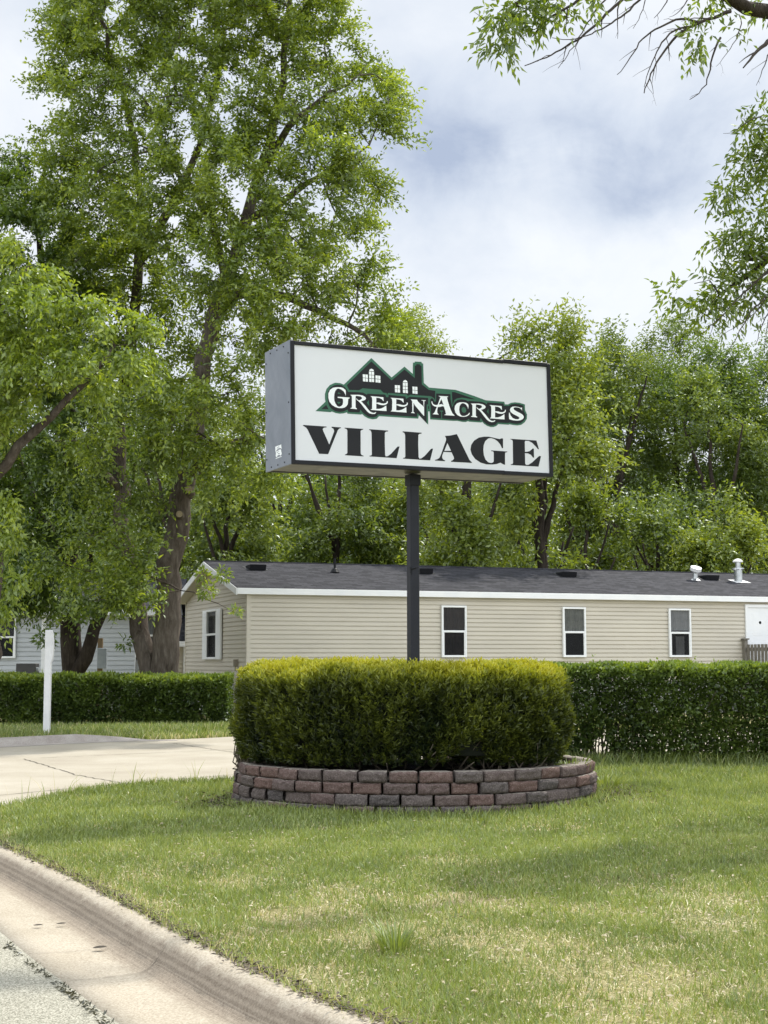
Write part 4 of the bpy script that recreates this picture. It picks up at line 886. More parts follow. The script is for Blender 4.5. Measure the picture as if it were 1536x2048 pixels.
def tree(name, base, guides, lobes, n_attr, n_leaves, leaf, mat_leaf, barkm, seed, step=0.45, kill=0.55, base_r=0.3, tip_r=0.009,
         droop=0.35, cluster=0.28, rz=0, extra=None, pw=0.5, leafw=None, rmin=0.0, tufts=True, **kw):
    rng = np.random.default_rng(seed)
    root = empty(name, tuple(base), 0, **kw)
    b0 = np.array(base, float)
    seeds, par, gr = [], [], []
    first = None
    for gi, (pts, r0, r1) in enumerate(guides):
        pts = np.array(pts, float)
        d = np.r_[0, np.cumsum(np.linalg.norm(np.diff(pts, axis=0), axis=1))]; m = max(3, int(d[-1] / 0.35))
        s_ = np.linspace(0, d[-1], m); Q = np.stack([np.interp(s_, d, pts[:, k]) for k in range(3)], 1)
        k_ = np.ones(3) / 3
        for _ in range(3): Q[1:-1] = (Q[:-2] + Q[1:-1] * 2 + Q[2:]) / 4
        Q[1:-1] += rng.normal(0, 0.03, Q[1:-1].shape)
        if seeds:
            S_ = np.array(seeds); j = int(np.linalg.norm(S_ - Q[0], axis=1).argmin()); pj = j
        else: pj = -1
        for q in range(m):
            seeds.append(Q[q]); par.append(pj); gr.append(r0 + (r1 - r0) * q / (m - 1)); pj = len(seeds) - 1
    A = []
    small = [l for l in lobes if l[3] < kill * 1.25]
    wts = np.array([l[3] * l[3] * l[4] for l in lobes], float); wts /= wts.sum()
    cnt = rng.multinomial(n_attr, wts)
    for (x, y, z, rx, rz_), c in zip(lobes, cnt):
        d = unit(rng.normal(size=(c, 3))) * (rng.uniform(0.15, 1, (c, 1)) ** (1 / 2.2)); A.append(np.array([x, y, z]) + d * (1 + .35 * hnoise(d * 1.5 + x, 1.6, 5)[:, None]) * np.array([rx, rx, rz_]))
    A = np.concatenate(A); A = A[A[:, 2] > 0.4]
    nodes, par = grow(seeds, par, A, step, kill, rng)
    n = len(nodes); tips = np.zeros(n); has = np.zeros(n, bool); has[par[par >= 0]] = True; tips[~has] = 1
    for i in range(n - 1, -1, -1):
        if par[i] >= 0: tips[par[i]] += tips[i]
    # guide nodes may point at later indices only through par, so the order above is valid
    rad = tip_r * tips ** pw
    rad = np.minimum(rad, base_r)
    rad[:len(gr)] = np.maximum(rad[:len(gr)] * 0.5, gr)
    for i in range(len(gr), n): rad[i] = min(rad[i], rad[par[i]] * 0.85)
    sk = skeleton_mesh('trunk', nodes - b0, par, rad, barkm, root, rmin)
    # leaves on the thin twigs
    cand = np.where((rad < tip_r * 2.2) & (np.arange(n) >= len(gr)))[0]
    per = 11
    pick = rng.choice(cand, n_leaves // per)
    # each node gets its own vigour so that the crown clumps
    vig = np.clip(.55 * rng.uniform(0, 1, n) + .45 * (.5 + .55 * hnoise(nodes, 1.1, seed)), 0, 1)
    pick = pick[vig[pick] > rng.uniform(0.0, 0.62, len(pick))]
    # every pick is a leafy shoot: leaves stand in two ranks along it, smaller towards the tip
    dirn = unit(nodes[pick] - nodes[par[pick]]); ns_ = len(pick)
    cc_ = np.array([[l[0], l[1], l[2]] for l in lobes]).mean(0)
    sh = unit(dirn + 0.55 * unit(nodes[pick] - cc_) + rng.normal(0, 0.5, (ns_, 3)) + np.array([0, 0, 0.25 - droop * .7]))
    side = unit(np.cross(sh, rng.normal(0, .5, (ns_, 3)) + np.array([0, 0, 1.0])))
    st_ = nodes[pick] + dirn * rng.uniform(-.6, .4, (ns_, 1)) * step + rng.normal(0, cluster * .22, (ns_, 3)); LS = cluster * 1.5 * rng.uniform(.6, 1.3, (ns_, 1))
    CC, DD = [], []
    for k in range(per):
        u = (k + .6) / per; pos = st_ + sh * LS * u + np.array([0, 0, -1.0]) * LS * u * u * droop * .6 + rng.normal(0, leaf * .25, (ns_, 3))
        CC.append(pos); DD.append(sh * .7 + side * (1 if k % 2 else -1) * .9 + rng.normal(0, .25, (ns_, 3)))
    C = np.concatenate(CC); D_ = unit(np.concatenate(DD))
    tint = np.clip(np.tile(vig[pick] * 0.6, per) + np.repeat(np.linspace(-.06, .22, per), ns_) + rng.normal(0.12, 0.14, len(C)), 0, 1)
    if small and tufts:
        SC, SD_ = [], []
        for (x, y, z, rx, rz_) in small:
            m_ = int(380 * rx * rz_ / leaf); o_ = unit(rng.normal(size=(m_, 3))) * (rng.uniform(0, 1, (m_, 1)) ** .5)
            w_ = hnoise(o_ * np.array([rx, rx, rz_]) + x, 5.0, 3) > -.35; o_ = o_[w_]
            SC.append(np.array([x, y, z]) + o_ * np.array([rx, rx, rz_])); SD_.append(o_)
        SC = np.concatenate(SC); C = np.concatenate([C, SC]); D_ = np.concatenate([D_, unit(np.concatenate(SD_))])
        tint = np.r_[tint, np.clip(rng.normal(.55, .2, len(SC)), 0, 1)]
    V, F = leaf_quads(C, D_, leaf, leafw or leaf * 0.42, rng, droop)
    cr_ = np_mesh('crown', V - b0, F, mat_leaf, root, tint=tint)
    if extra: extra(root, nodes, rng)
    return root

# ---- the big box elder left of the sign (two stems from one stool)
def px(l, Y): return [at(x, y, Y + (d[0] if (d := r_) else 0)) for x, y, *r_ in l]
YA = 30.2
gA = [
 ([at(326, 1445, YA), at(328, 1350, YA), at(336, 1250, YA), at(341, 1130, YA), at(353, 1030, YA), at(374, 950, YA + .1), at(392, 860, YA + .2), at(406, 720, YA + .4), at(432, 620, YA + .5), at(462, 540, YA + .6), at(492, 440, YA + .8), at(525, 330, YA + 1), at(556, 220, YA + 1.2), at(575, 90, YA + 1.2), at(590, -80, YA + 1)], 0.31, 0.04),
 ([at(318, 1420, YA + .1), at(292, 1320, YA + .15), at(278, 1230, YA + .4), at(256, 1130, YA + .7), at(240, 1000, YA + 1), at(237, 850, YA + 1.2), at(262, 690, YA + 1.3), at(283, 520, YA + 1.5), at(284, 380, YA + 1.5), at(262, 230, YA + 1.6), at(225, 110, YA + 1.6), at(190, 0, YA + 1.4)], 0.22, 0.04),
 ([at(374, 955, YA), at(430, 890, YA - .5), at(500, 872, YA - 1), at(575, 885, YA - 1.6), at(640, 905, YA - 2)], 0.15, 0.03),
 ([at(440, 600, YA + .5), at(500, 575, YA), at(590, 595, YA - .5), at(680, 640, YA - 1), at(760, 690, YA - 1.5), at(800, 740, YA - 1.6)], 0.13, 0.02),
 ([at(455, 560, YA + .5), at(420, 420, YA + .8), at(385, 370, YA + .6), at(330, 320, YA), at(310, 230, YA)], 0.13, 0.03),
 ([at(520, 340, YA + 1), at(580, 250, YA + .5), at(650, 190, YA), at(720, 150, YA - .5)], 0.11, 0.02),
 ([at(492, 440, YA + .8), at(570, 400, YA + .4), at(660, 330, YA), at(740, 290, YA - .3)], 0.1, 0.02),
 ([at(283, 520, YA + 1.5), at(330, 440, YA + 1.2), at(380, 340, YA + 1), at(430, 200, YA + 1), at(450, 60, YA + 1)], 0.12, 0.03),
 ([at(256, 1130, YA + .7), at(330, 1170, YA - 1.2), at(400, 1180, YA - 2), at(430, 1215, YA - 2.3), at(470, 1225, YA - 2.4)], 0.035, 0.006),
 ([at(240, 980, YA + 1), at(170, 900, YA), at(110, 880, YA - .8)], 0.1, 0.02),
]
def lob(l, scale=1.0):
    o = []
    for (x, y, Y, r, *q) in l:
        p = at(x, y, Y); rr = r * Y / FPX * scale; o.append((p[0], p[1], p[2], rr, rr * (q[0] if q else 0.85)))
    return o
lA = lob([(165, 110, 31, 85), (165, 20, 32, 90), (250, 60, 31, 150), (400, 40, 30, 160), (560, 40, 31, 150), (640, 90, 30.5, 110), (690, 190, 31, 120), (730, 240, 30, 90), (690, 310, 30.5, 90),
 (300, -90, 31, 170), (520, -110, 31, 180), (660, -40, 31, 80), (150, 230, 31, 80), (250, 240, 30, 140), (400, 250, 29.5, 150), (540, 250, 30, 120), (610, 380, 29, 120), (470, 400, 28.8, 120), (330, 400, 29, 130), (190, 370, 30, 120),
 (690, 440, 30, 70), (730, 570, 29.5, 80), (770, 650, 29, 60), (640, 560, 29, 110), (690, 660, 29, 90), (800, 690, 28.8, 40), (520, 560, 28.5, 110), (560, 680, 29, 100), (420, 520, 28.6, 110),
 (450, 760, 28, 90), (520, 820, 28.4, 70), (340, 860, 28.2, 110), (430, 900, 28.4, 80), (250, 800, 28.3, 110), (200, 950, 28.8, 90), (200, 1090, 28.3, 110), (235, 1180, 28.2, 60), (120, 1140, 28.6, 80), (190, 1190, 28.2, 70, 0.6), (415, 1180, 27.8, 20), (472, 1222, 27.8, 12), (445, 1150, 27.9, 18), (405, 1150, 27.9, 16),
 (470, 960, 28.8, 70), (560, 960, 28.4, 50), (360, 600, 31.5, 110), (250, 560, 31.5, 120), (160, 560, 31, 100), (350, 700, 31.5, 100), (210, 680, 31, 100), (480, 640, 31.5, 90), (600, 480, 31.5, 100), (110, 310, 31.5, 90), (760, 380, 30, 40), (790, 240, 30, 30), (90, 70, 31.5, 22), (100, 150, 31.5, 30)])
def cutscars(root, nodes, rng):
    b0 = np.array(root.location)
    mw = mottled('sawn_wood', (0.3, 0.24, 0.16), (0.42, 0.35, 0.25), 20, .8)
    for x, y, r_ in ((379, 979, .085), (360, 1028, .075)):
        p = at(x, y, YA - .28) - b0; mb = MB(); mb.tube([p + np.array([-.03, .25, -.06]), p + np.array([0, -.0, 0]), p + np.array([0, -.06, 0])], [r_ * 1.5, r_ * 1.2, r_], 12); mb.build('sawn_limb', bark, root, smooth=False)
        mb = MB(); mb.tube([p + np.array([0, -.061, 0]), p + np.array([0.0, -.066, 0])], r_ * .93, 12); mb.build('cut_face', mw, root)
treeA = tree('box_elder_tree', at(326, 1445, YA) * np.array([1, 1, 0]) + np.array([0, 0, 0.1]), gA, lA, 3400, 235000, 0.115, leaf_ash, bark, 1, step=0.42, kill=0.5, base_r=.3, tip_r=0.0115, droop=.25, cluster=.34, extra=cutscars,
     label='tall box elder with a thick leaning trunk, filling the upper left', cat='tree')
# ---- forked tree further left
YB = 32.5
gB = [([at(150, 1440, YB), at(148, 1345, YB), at(140, 1260, YB), at(140, 1120, YB), at(146, 980, YB), at(140, 800, YB), at(110, 620, YB), at(70, 470, YB), at(90, 330, YB)], 0.27, 0.04),
      ([at(152, 1345, YB - .1), at(178, 1285, YB - .25), at(215, 1190, YB - .4), at(245, 1060, YB), at(270, 930, YB)], 0.17, 0.04),
      ([at(140, 1150, YB), at(85, 1040, YB), at(40, 930, YB), at(10, 800, YB)], 0.14, 0.04),
      ([at(110, 620, YB), at(40, 560, YB), at(-40, 450, YB)], 0.12, 0.03)]
lB = lob([(60, 420, 32, 100), (-30, 330, 32, 80), (10, 480, 31, 130), (-70, 420, 32, 150), (150, 520, 32, 110), (60, 620, 31, 120), (-40, 680, 31, 130), (160, 740, 31, 110), (60, 860, 31, 120), (-30, 950, 31, 110), (110, 1000, 31.5, 110), (30, 1120, 31, 110), (200, 880, 32, 90),
 (100, 1170, 30.6, 85, .6), (20, 1200, 30.8, 60, .5), (225, 1180, 30.6, 70, .6), (90, 1275, 30.5, 22), (248, 1285, 30.3, 16), (-60, 1120, 31, 90)])
tree('forked_tree', at(150, 1440, YB) * np.array([1, 1, 0]) + np.array([0, 0, 0.1]), gB, lB, 1700, 120000, 0.12, leaf_deep, bark_dark, 2, step=.45, kill=.55, base_r=.3, tip_r=.0085, cluster=.34,
     label='tree with a low V shaped fork before the white home', cat='tree')
# ---- bright maple leaning in from the left edge, nearer
YC = 24.0
gC = [([at(-42, 1480, YC), at(-30, 1330, YC), at(-18, 1220, YC), at(-15, 1050, YC), at(-22, 900, YC), at(-60, 700, YC), at(-80, 500, YC)], 0.20, 0.06),
      ([at(-18, 960, YC), at(30, 885, YC - .2), at(70, 850, YC - .4), at(100, 845, YC - .5), at(128, 825, YC - .6), at(150, 800, YC - .6), at(190, 740, YC - .4), at(230, 690, YC - .3)], 0.10, 0.03),
      ([at(-60, 700, YC), at(0, 600, YC), at(60, 530, YC)], 0.09, 0.02)]
lC = lob([(20, 540, 24, 60), (90, 570, 24, 55), (-60, 620, 24, 100), (60, 640, 23.6, 90), (150, 640, 23.6, 70), (220, 690, 23.6, 60), (285, 655, 23.6, 35), (270, 740, 23.6, 32), (130, 730, 23.3, 70), (40, 760, 23.4, 80), (200, 770, 23.6, 40), (-30, 850, 23.6, 70), (10, 1010, 23.6, 35), (25, 1080, 23.6, 26), (38, 1165, 23.6, 24), (10, 1225, 23.6, 18), (-60, 1120, 24, 50), (-80, 750, 24, 140)])
tree('maple_tree', at(-42, 1480, YC) * np.array([1, 1, 0]) + np.array([0, 0, 0.0]), gC, lC, 900, 34000, 0.115, leaf_lime, bark, 3, step=.32, kill=.38, base_r=.2, tip_r=.006, droop=.9, cluster=.26, rmin=0,
     label='young maple with bright drooping leaves at the left edge', cat='tree')

# ---- the wood behind the tan home: every tree its own
def backtree(i, x, Yt, ytop, spread, label, tops=(), mat_=None, th=0.22, nl=15000, lean=0, mid=None, fork=False, low=False):
    rng = np.random.default_rng(100 + i)
    base = at(x, 1400, Yt); base[2] = 0.0
    ztop = at(x, ytop, Yt)[2]; sp = spread * Yt / FPX
    xt = base[0] + lean
    zl = 0.28 * ztop if not low else 0.1 * ztop
    g_ = [([base, base + [lean * .15, 0, ztop * .25], base + [lean * .5 + rng.normal(0, .15), 0, ztop * .5], base + [lean * .9, 0, ztop * .85]], th, 0.05)]
    for k in range(3 + (2 if fork else 0)):
        a = rng.uniform(0, 2 * math.pi); h0 = rng.uniform(.22 if fork else .35, .6) * ztop; st = base + np.array([lean * h0 / ztop, 0, h0])
        g_.append(([st, st + [math.cos(a) * sp * .35, math.sin(a) * sp * .35, ztop * .15], st + [math.cos(a) * sp * .7, math.sin(a) * sp * .5, ztop * .32]], th * .5, 0.03))
    L_ = []
    nlb = 15
    for k in range(nlb):
        u = (k + .5) / nlb; z = zl + (ztop - zl) * (0.12 + 0.8 * u); wv = math.sin(math.pi * (0.15 + 0.75 * u)) ** .8
        r_ = sp * (0.42 + .12 * rng.normal()) * (0.7 + .4 * wv)
        a = rng.uniform(0, 2 * math.pi); dd = sp * 0.75 * wv * rng.uniform(.2, 1)
        L_.append((base[0] + lean * z / ztop + math.cos(a) * dd, base[1] + math.sin(a) * dd * .8, z, max(r_, .5), max(r_, .5) * .8))
    L_.append((xt, base[1], ztop - sp * .3, sp * .32, sp * .34))
    if tops: L_ = [l for l in L_ if l[2] + l[4] < at(x, max(t_[1] for t_ in tops), Yt)[2]] + lob([(a, b_, Yt, r3) for a, b_, r3 in tops])
    tree('woodland_tree', base, g_, L_, 800, nl, 0.16, mat_ or leaf_wood, bark_dark, 200 + i, step=.6, kill=.75, base_r=th, tip_r=.009, cluster=.8, rmin=.0, tufts=False,
         label=label, cat='tree', group='trees in the wood behind the tan home')
BT = [
 (455, 43, 900, 90, 'small leafy tree rising just behind the gable peak of the tan home', leaf_wood, .16, 0, False),
 (560, 50, 800, 120, 'dense tree seen below the left end of the sign box', leaf_deep, .2, 0, False),
 (660, 46, 860, 110, 'low broad tree behind the roof, between the gable and the sign pole', leaf_wood, .16, .3, False),
 (745, 55, 770, 110, 'tree just left of the sign pole in the wood', leaf_deep, .2, -.4, False),
 (850, 62, 655, 110, 'tall tree showing its crown above the middle of the sign', leaf_sun, .25, 0, False),
 (935, 40, 770, 100, 'tree right of the sign pole below the sign', leaf_sun, .2, 0, False),
 (1088, 41, 648, 100, 'tree with a pointed crown standing above the right end of the sign', leaf_sun, .24, -.3, False),
 (1110, 46, 900, 100, 'dark forked trunk under a low crown, just right of the sign box', leaf_wood, .25, -.7, True),
 (1160, 57, 720, 100, 'slender pole-like trunk tree next right of the sign', leaf_wood, .17, 0, False),
 (1215, 54, 690, 95, 'tree with a curved trunk in the middle of the right wood', leaf_wood, .2, .8, True),
 (1300, 60, 668, 110, 'tree with an open twiggy top against the sky', leaf_wood, .2, .5, False),
 (1390, 56, 700, 105, 'broad dark crowned tree above the paired roof vents', leaf_deep, .22, -.6, True),
 (1480, 52, 760, 100, 'tree with a leaning trunk above the metal flue', leaf_wood, .22, -1.0, True),
 (1560, 58, 715, 115, 'tree at the right edge of the wood', leaf_deep, .24, 0, False),
 (1680, 54, 700, 120, 'tree beyond the right edge of the wood', leaf_wood, .24, 0, False),
 (990, 50, 960, 95, 'low bright tree behind the roof right of the pole', leaf_sun, .14, 0, True),
 (1180, 44, 1010, 80, 'small bright undergrowth tree above the second window', leaf_sun, .1, 0, True),
 (1320, 45, 1000, 90, 'small undergrowth tree above the third window', leaf_wood, .1, 0, True),
 (1450, 44, 1020, 85, 'small undergrowth tree just left of the metal flue', leaf_sun, .1, 0, True),
 (820, 47, 1000, 85, 'low bright tree directly behind the sign pole', leaf_sun, .1, 0, True),
 (350, 52, 780, 130, 'tree showing between the stems of the big box elder', leaf_wood, .2, 0, False),
 (180, 55, 700, 150, 'tree behind the white home', leaf_deep, .22, 0, False),
 (-40, 52, 560, 160, 'tree beyond the left edge, behind the white home', leaf_deep, .22, 0, False),
]
TOPS = {6: [(1062, 706, 48), (1086, 678, 36), (1128, 694, 44), (1148, 690, 26), (1105, 745, 75), (1045, 750, 48), (1140, 760, 50), (1080, 820, 80)],
        9: [(1236, 700, 36), (1215, 730, 42), (1262, 745, 50), (1200, 770, 60), (1240, 830, 80)],
        10: [(1300, 705, 40), (1345, 695, 38), (1388, 690, 30), (1330, 745, 60), (1290, 790, 80), (1370, 760, 50)],
        11: [(1400, 735, 46), (1445, 770, 50), (1380, 790, 70), (1430, 850, 80)], 13: [(1530, 745, 60), (1500, 790, 60), (1560, 720, 60), (1540, 850, 90)]}
for i, (x, Y_, yt, sp, lb, mt, th_, ln, fk_) in enumerate(BT):
    backtree(i, x, Y_, yt, sp, lb, TOPS.get(i, ()), mt, th_, nl=34000 if Y_ > 45 else 28000, lean=ln, fork=fk_, low=Y_ < 51)
# far wood as one mass
rng = np.random.default_rng(77); nW = 130000
X_ = rng.uniform(-45, 60, nW); Y_ = rng.uniform(70, 92, nW); top = 11.5 + 1.6 * np.sin(X_ * .35) + 1.1 * np.sin(X_ * .9 + 1) + .8 * np.sin(X_ * 2.1)
Z_ = top * rng.uniform(0, 1, nW) ** 0.8
clump = np.sin(X_ * 1.7 + Y_) + np.sin(Z_ * 1.9 + X_ * .8) + np.sin(Y_ * 1.3 + Z_)
C = np.stack([X_, Y_, Z_], 1)[clump > -1.7]
V, F = leaf_quads(C, rng.normal(size=C.shape), 0.42, 0.24, rng, .3)
fw = np_mesh('far_wood', V, F, leaf_wood, tint=np.clip(rng.normal(.5, .25, len(C)), 0, 1)); tag(fw, 'far leafy wood seen between the nearer trunks', 'wood', kind='stuff')

# ---- near tree entering from the right
def pinnate(tips, dirs, rng, n_leaf=7, L=0.085, Wd=0.03, rach=0.2):
    """hanging compound leaves: leaflets in pairs along a drooping midrib"""
    C, D = [], []
    n = len(tips); d = unit(dirs + rng.normal(0, .55, dirs.shape) + np.array([0, 0, -.25]))
    side = unit(np.cross(d, rng.normal(size=d.shape)))
    for k in range(n_leaf):
        u = 0.3 + 0.7 * (k // 2) / ((n_leaf - 1) // 2) if k < n_leaf - 1 else 1.05
        base = tips + d * rach * u + np.array([0, 0, -1.0]) * rach * u * u * .3
        s_ = (1 if k % 2 else -1); dd_ = d * .75 + side * s_ * (.9 if k < n_leaf - 1 else 0) + np.array([0, 0, -.35])
        C.append(base); D.append(dd_)
    return np.concatenate(C), np.concatenate(D)
gD = [([np.array([6.9, 16.2, 0]), np.array([6.8, 16.1, 2.2]), np.array([6.6, 15.6, 4.4]), np.array([6.1, 14.6, 6.1]), at(1640, 60, 13.5)], 0.3, 0.15),
      ([at(1640, 60, 13.5), at(1575, 50, 13.1), at(1536, 28, 12.8), at(1500, 22, 12.6), at(1468, 8, 12.5), at(1440, -20, 12.4), at(1400, -55, 12.2), at(1300, -75, 11.9), at(1180, -75, 11.6), at(1090, -40, 11.4), at(1030, 10, 11.3)], 0.085, 0.012),
      ([np.array([6.7, 15.8, 3.8]), at(1720, 560, 14.6), at(1640, 540, 14), at(1560, 500, 13.4), at(1500, 520, 13)], 0.1, 0.02),
      ([np.array([6.6, 15.6, 4.6]), at(1680, 330, 14), at(1600, 300, 13.4), at(1540, 310, 13)], 0.1, 0.02),
      ([at(1560, 500, 13.4), at(1500, 560, 13), at(1440, 590, 12.8)], 0.04, 0.012)]
lD = lob([(1000, 25, 11.3, 32), (1000, 78, 11.2, 30), (1030, 60, 11.2, 24), (1070, 5, 11.3, 45), (1130, -15, 11.4, 45), (1200, -20, 11.6, 35), (1095, 30, 11.3, 22), (1010, 112, 11.2, 14),
 (1420, -10, 12.4, 24), (1530, 10, 12.8, 20), (1405, 70, 12.3, 28), (1370, 95, 12.3, 14), (1460, 50, 12.4, 18),
 (1530, 230, 13, 38), (1505, 280, 13, 40), (1540, 340, 13, 50), (1490, 330, 13, 26), (1460, 385, 12.9, 34), (1435, 400, 12.9, 22), (1520, 420, 13, 35),
 (1470, 470, 12.9, 40), (1430, 475, 12.9, 16), (1530, 500, 13, 45), (1480, 540, 12.9, 40), (1430, 570, 12.8, 32), (1400, 610, 12.8, 26), (1355, 585, 12.7, 20), (1330, 580, 12.7, 12), (1450, 610, 12.8, 28), (1375, 645, 12.7, 12), (1510, 590, 13, 26),
 (1680, 420, 14, 110), (1680, 230, 14, 110), (1750, 150, 15, 160), (1850, 400, 15.5, 180), (1700, 0, 14.5, 160), (1620, 560, 14, 70), (1950, 300, 17, 120)])
def ashleaves(root, nodes, rng): pass
TW = [ # bare drooping twigs: photo points and start radius
 ([(1464, 23), (1402, 45), (1357, 68), (1330, 102), (1314, 127), (1295, 170), (1290, 187)], .020, 12.4),
 ([(1398, 45), (1373, 37), (1353, 39), (1320, 55), (1285, 78), (1271, 102), (1248, 137), (1236, 150)], .013, 12.3),
 ([(1381, 54), (1353, 57), (1330, 78), (1312, 109), (1295, 156), (1290, 175)], .011, 12.3),
 ([(1443, 76), (1432, 98), (1420, 137), (1418, 162), (1408, 180), (1381, 200)], .012, 12.4),
 ([(1545, 80), (1536, 84), (1509, 110), (1488, 137)], .026, 12.7),
 ([(1560, 90), (1534, 110), (1530, 140), (1514, 172)], .008, 12.7),
 ([(1290, -40), (1240, 6), (1213, 30), (1165, 76), (1116, 105), (1088, 119), (1051, 132)], .018, 11.9),
 ([(1300, -20), (1240, 40), (1209, 57), (1165, 77), (1130, 80), (1106, 76)], .012, 11.9),
 ([(1250, -40), (1194, 20), (1174, 50), (1157, 82), (1135, 115), (1118, 137)], .010, 11.8),
 ([(1330, -60), (1290, 0), (1283, 40), (1268, 58)], .008, 12), ([(1350, -60), (1335, 10), (1310, 37)], .010, 12.1),
 ([(1395, -30), (1360, 30), (1340, 35)], .008, 12.2), ([(1480, 30), (1487, 49), (1464, 100), (1434, 134)], .006, 12.4),
 ([(1570, 510), (1536, 545), (1500, 575), (1470, 605), (1440, 640), (1404, 668)], .014, 12.8),
 ([(1560, 560), (1530, 600), (1500, 625), (1482, 660), (1460, 700)], .010, 12.8),
 ([(1575, 570), (1545, 610), (1525, 650), (1512, 690)], .009, 12.9), ([(1560, 600), (1536, 640), (1530, 700)], .007, 12.9), ([(1570, 520), (1520, 560), (1480, 575)], .011, 12.8),
 ([(1530, 230), (1490, 245), (1478, 262), (1460, 272), (1448, 268)], .007, 12.9), ([(1540, 590), (1500, 640), (1470, 655), (1440, 676)], .006, 12.8),
 ([(1210, -60), (1150, 10), (1100, 35), (1067, 74)], .020, 11.5), ([(975, 45), (960, 28), (950, 24)], .005, 11.3)]
def bare(root):
    rng = random.Random(9); b0 = np.array(root.location); mb = MB()
    def tw(pts, r0, depth):
        pts = [np.array(p) for p in pts]; n = len(pts)
        # smooth resample
        d = [0]
        for a, b2 in zip(pts[:-1], pts[1:]): d.append(d[-1] + float(np.linalg.norm(b2 - a)))
        m = max(4, int(d[-1] / 0.05)); Q = [np.array([np.interp(s_, d, [p[k] for p in pts]) for k in range(3)]) for s_ in np.linspace(0, d[-1], m)]
        for _ in range(2):
            for i in range(1, m - 1): Q[i] = (Q[i - 1] + 2 * Q[i] + Q[i + 1]) / 4
        for i in range(1, m - 1): Q[i] = Q[i] + np.array([rng.gauss(0, .004) for _ in range(3)])
        mb.tube([q - b0 for q in Q], [r0 * (1 - .75 * i / (m - 1)) for i in range(m)], 5 if r0 > .01 else 4)
        if depth <= 0: return
        gap = rng.randint(2, 4); i = gap
        sgn = 1
        while i < m - 1:
            dirv = Q[i + 1] - Q[i - 1]; dirv /= np.linalg.norm(dirv) + 1e-9
            side = np.array([dirv[2], rng.uniform(-.5, .5), -dirv[0]]) * sgn; sgn = -sgn if rng.random() < .8 else sgn
            ln = rng.uniform(.05, .34) * (1 if depth > 1 else .35) * (0.5 + d[-1] / 2.5)
            v = dirv * .7 + side * rng.uniform(.4, 1); v /= np.linalg.norm(v)
            cur = [Q[i]]; dr = v.copy()
            for k in range(4):
                dr = dr + np.array([rng.gauss(0, .15), rng.gauss(0, .15), -0.22]) * .8; dr /= np.linalg.norm(dr); cur.append(cur[-1] + dr * ln / 4)
            tw(cur, r0 * .45 * (1 - .5 * i / m), depth - 1); i += rng.randint(2, 6)
    for pts, r0, Y_ in TW: tw([at(x, y, Y_ - .15 * k / len(pts)) for k, (x, y) in enumerate(pts)], r0 * .95, 2)
    mb.build('bare_twigs', twig_m, root, smooth=True, norm=False)
rD = tree('ash_tree', np.array([6.9, 16.2, 0]), gD, lD, 1500, 10, 0.09, leaf_fg, bark_dark, 5, step=.16, kill=.18, base_r=.3, tip_r=.0035, cluster=.1, extra=lambda root, nodes, rng: globals().__setitem__('ND', nodes),
     label='ash tree reaching in from the right with bare twigs and hanging leaves', cat='tree')
bare(rD)
rng = np.random.default_rng(31)
old = [c for c in rD.children if c.name.startswith('crown')][0]; bpy.data.objects.remove(old)
ndn = ND; keepn = np.ones(len(ndn), bool); keepn[:60] = False
LB = np.array([l[:3] for l in lD]); LR = np.array([l[3] for l in lD])
dist = (np.linalg.norm(ndn[:, None] - LB[None], axis=2) / LR[None]).min(1); idx = np.where(dist < 1.0)[0]
pk = rng.choice(idx, 1100); tips = ndn[pk] + rng.normal(0, .05, (len(pk), 3))
wl = LR ** 2; wl = wl * (LR < .5); li = rng.choice(len(LB), 850, p=wl / wl.sum()); o_ = unit(rng.normal(size=(len(li), 3))) * rng.uniform(0, 1, (len(li), 1)) ** .45
t2_ = LB[li] + o_ * LR[li][:, None] * np.array([1, 1, .8]); t2_ = t2_[hnoise(t2_, 4.5, 17) > -.45]; tips = np.concatenate([tips, t2_])
C, D = pinnate(tips, rng.normal(size=tips.shape), rng)
V, F = leaf_quads(C, D, 0.082, 0.028, rng, .2, spread=.4)
np_mesh('crown', V - np.array(rD.location), F, leaf_fg, rD, tint=np.clip(rng.normal(.4, .25, len(C)), 0, 1))

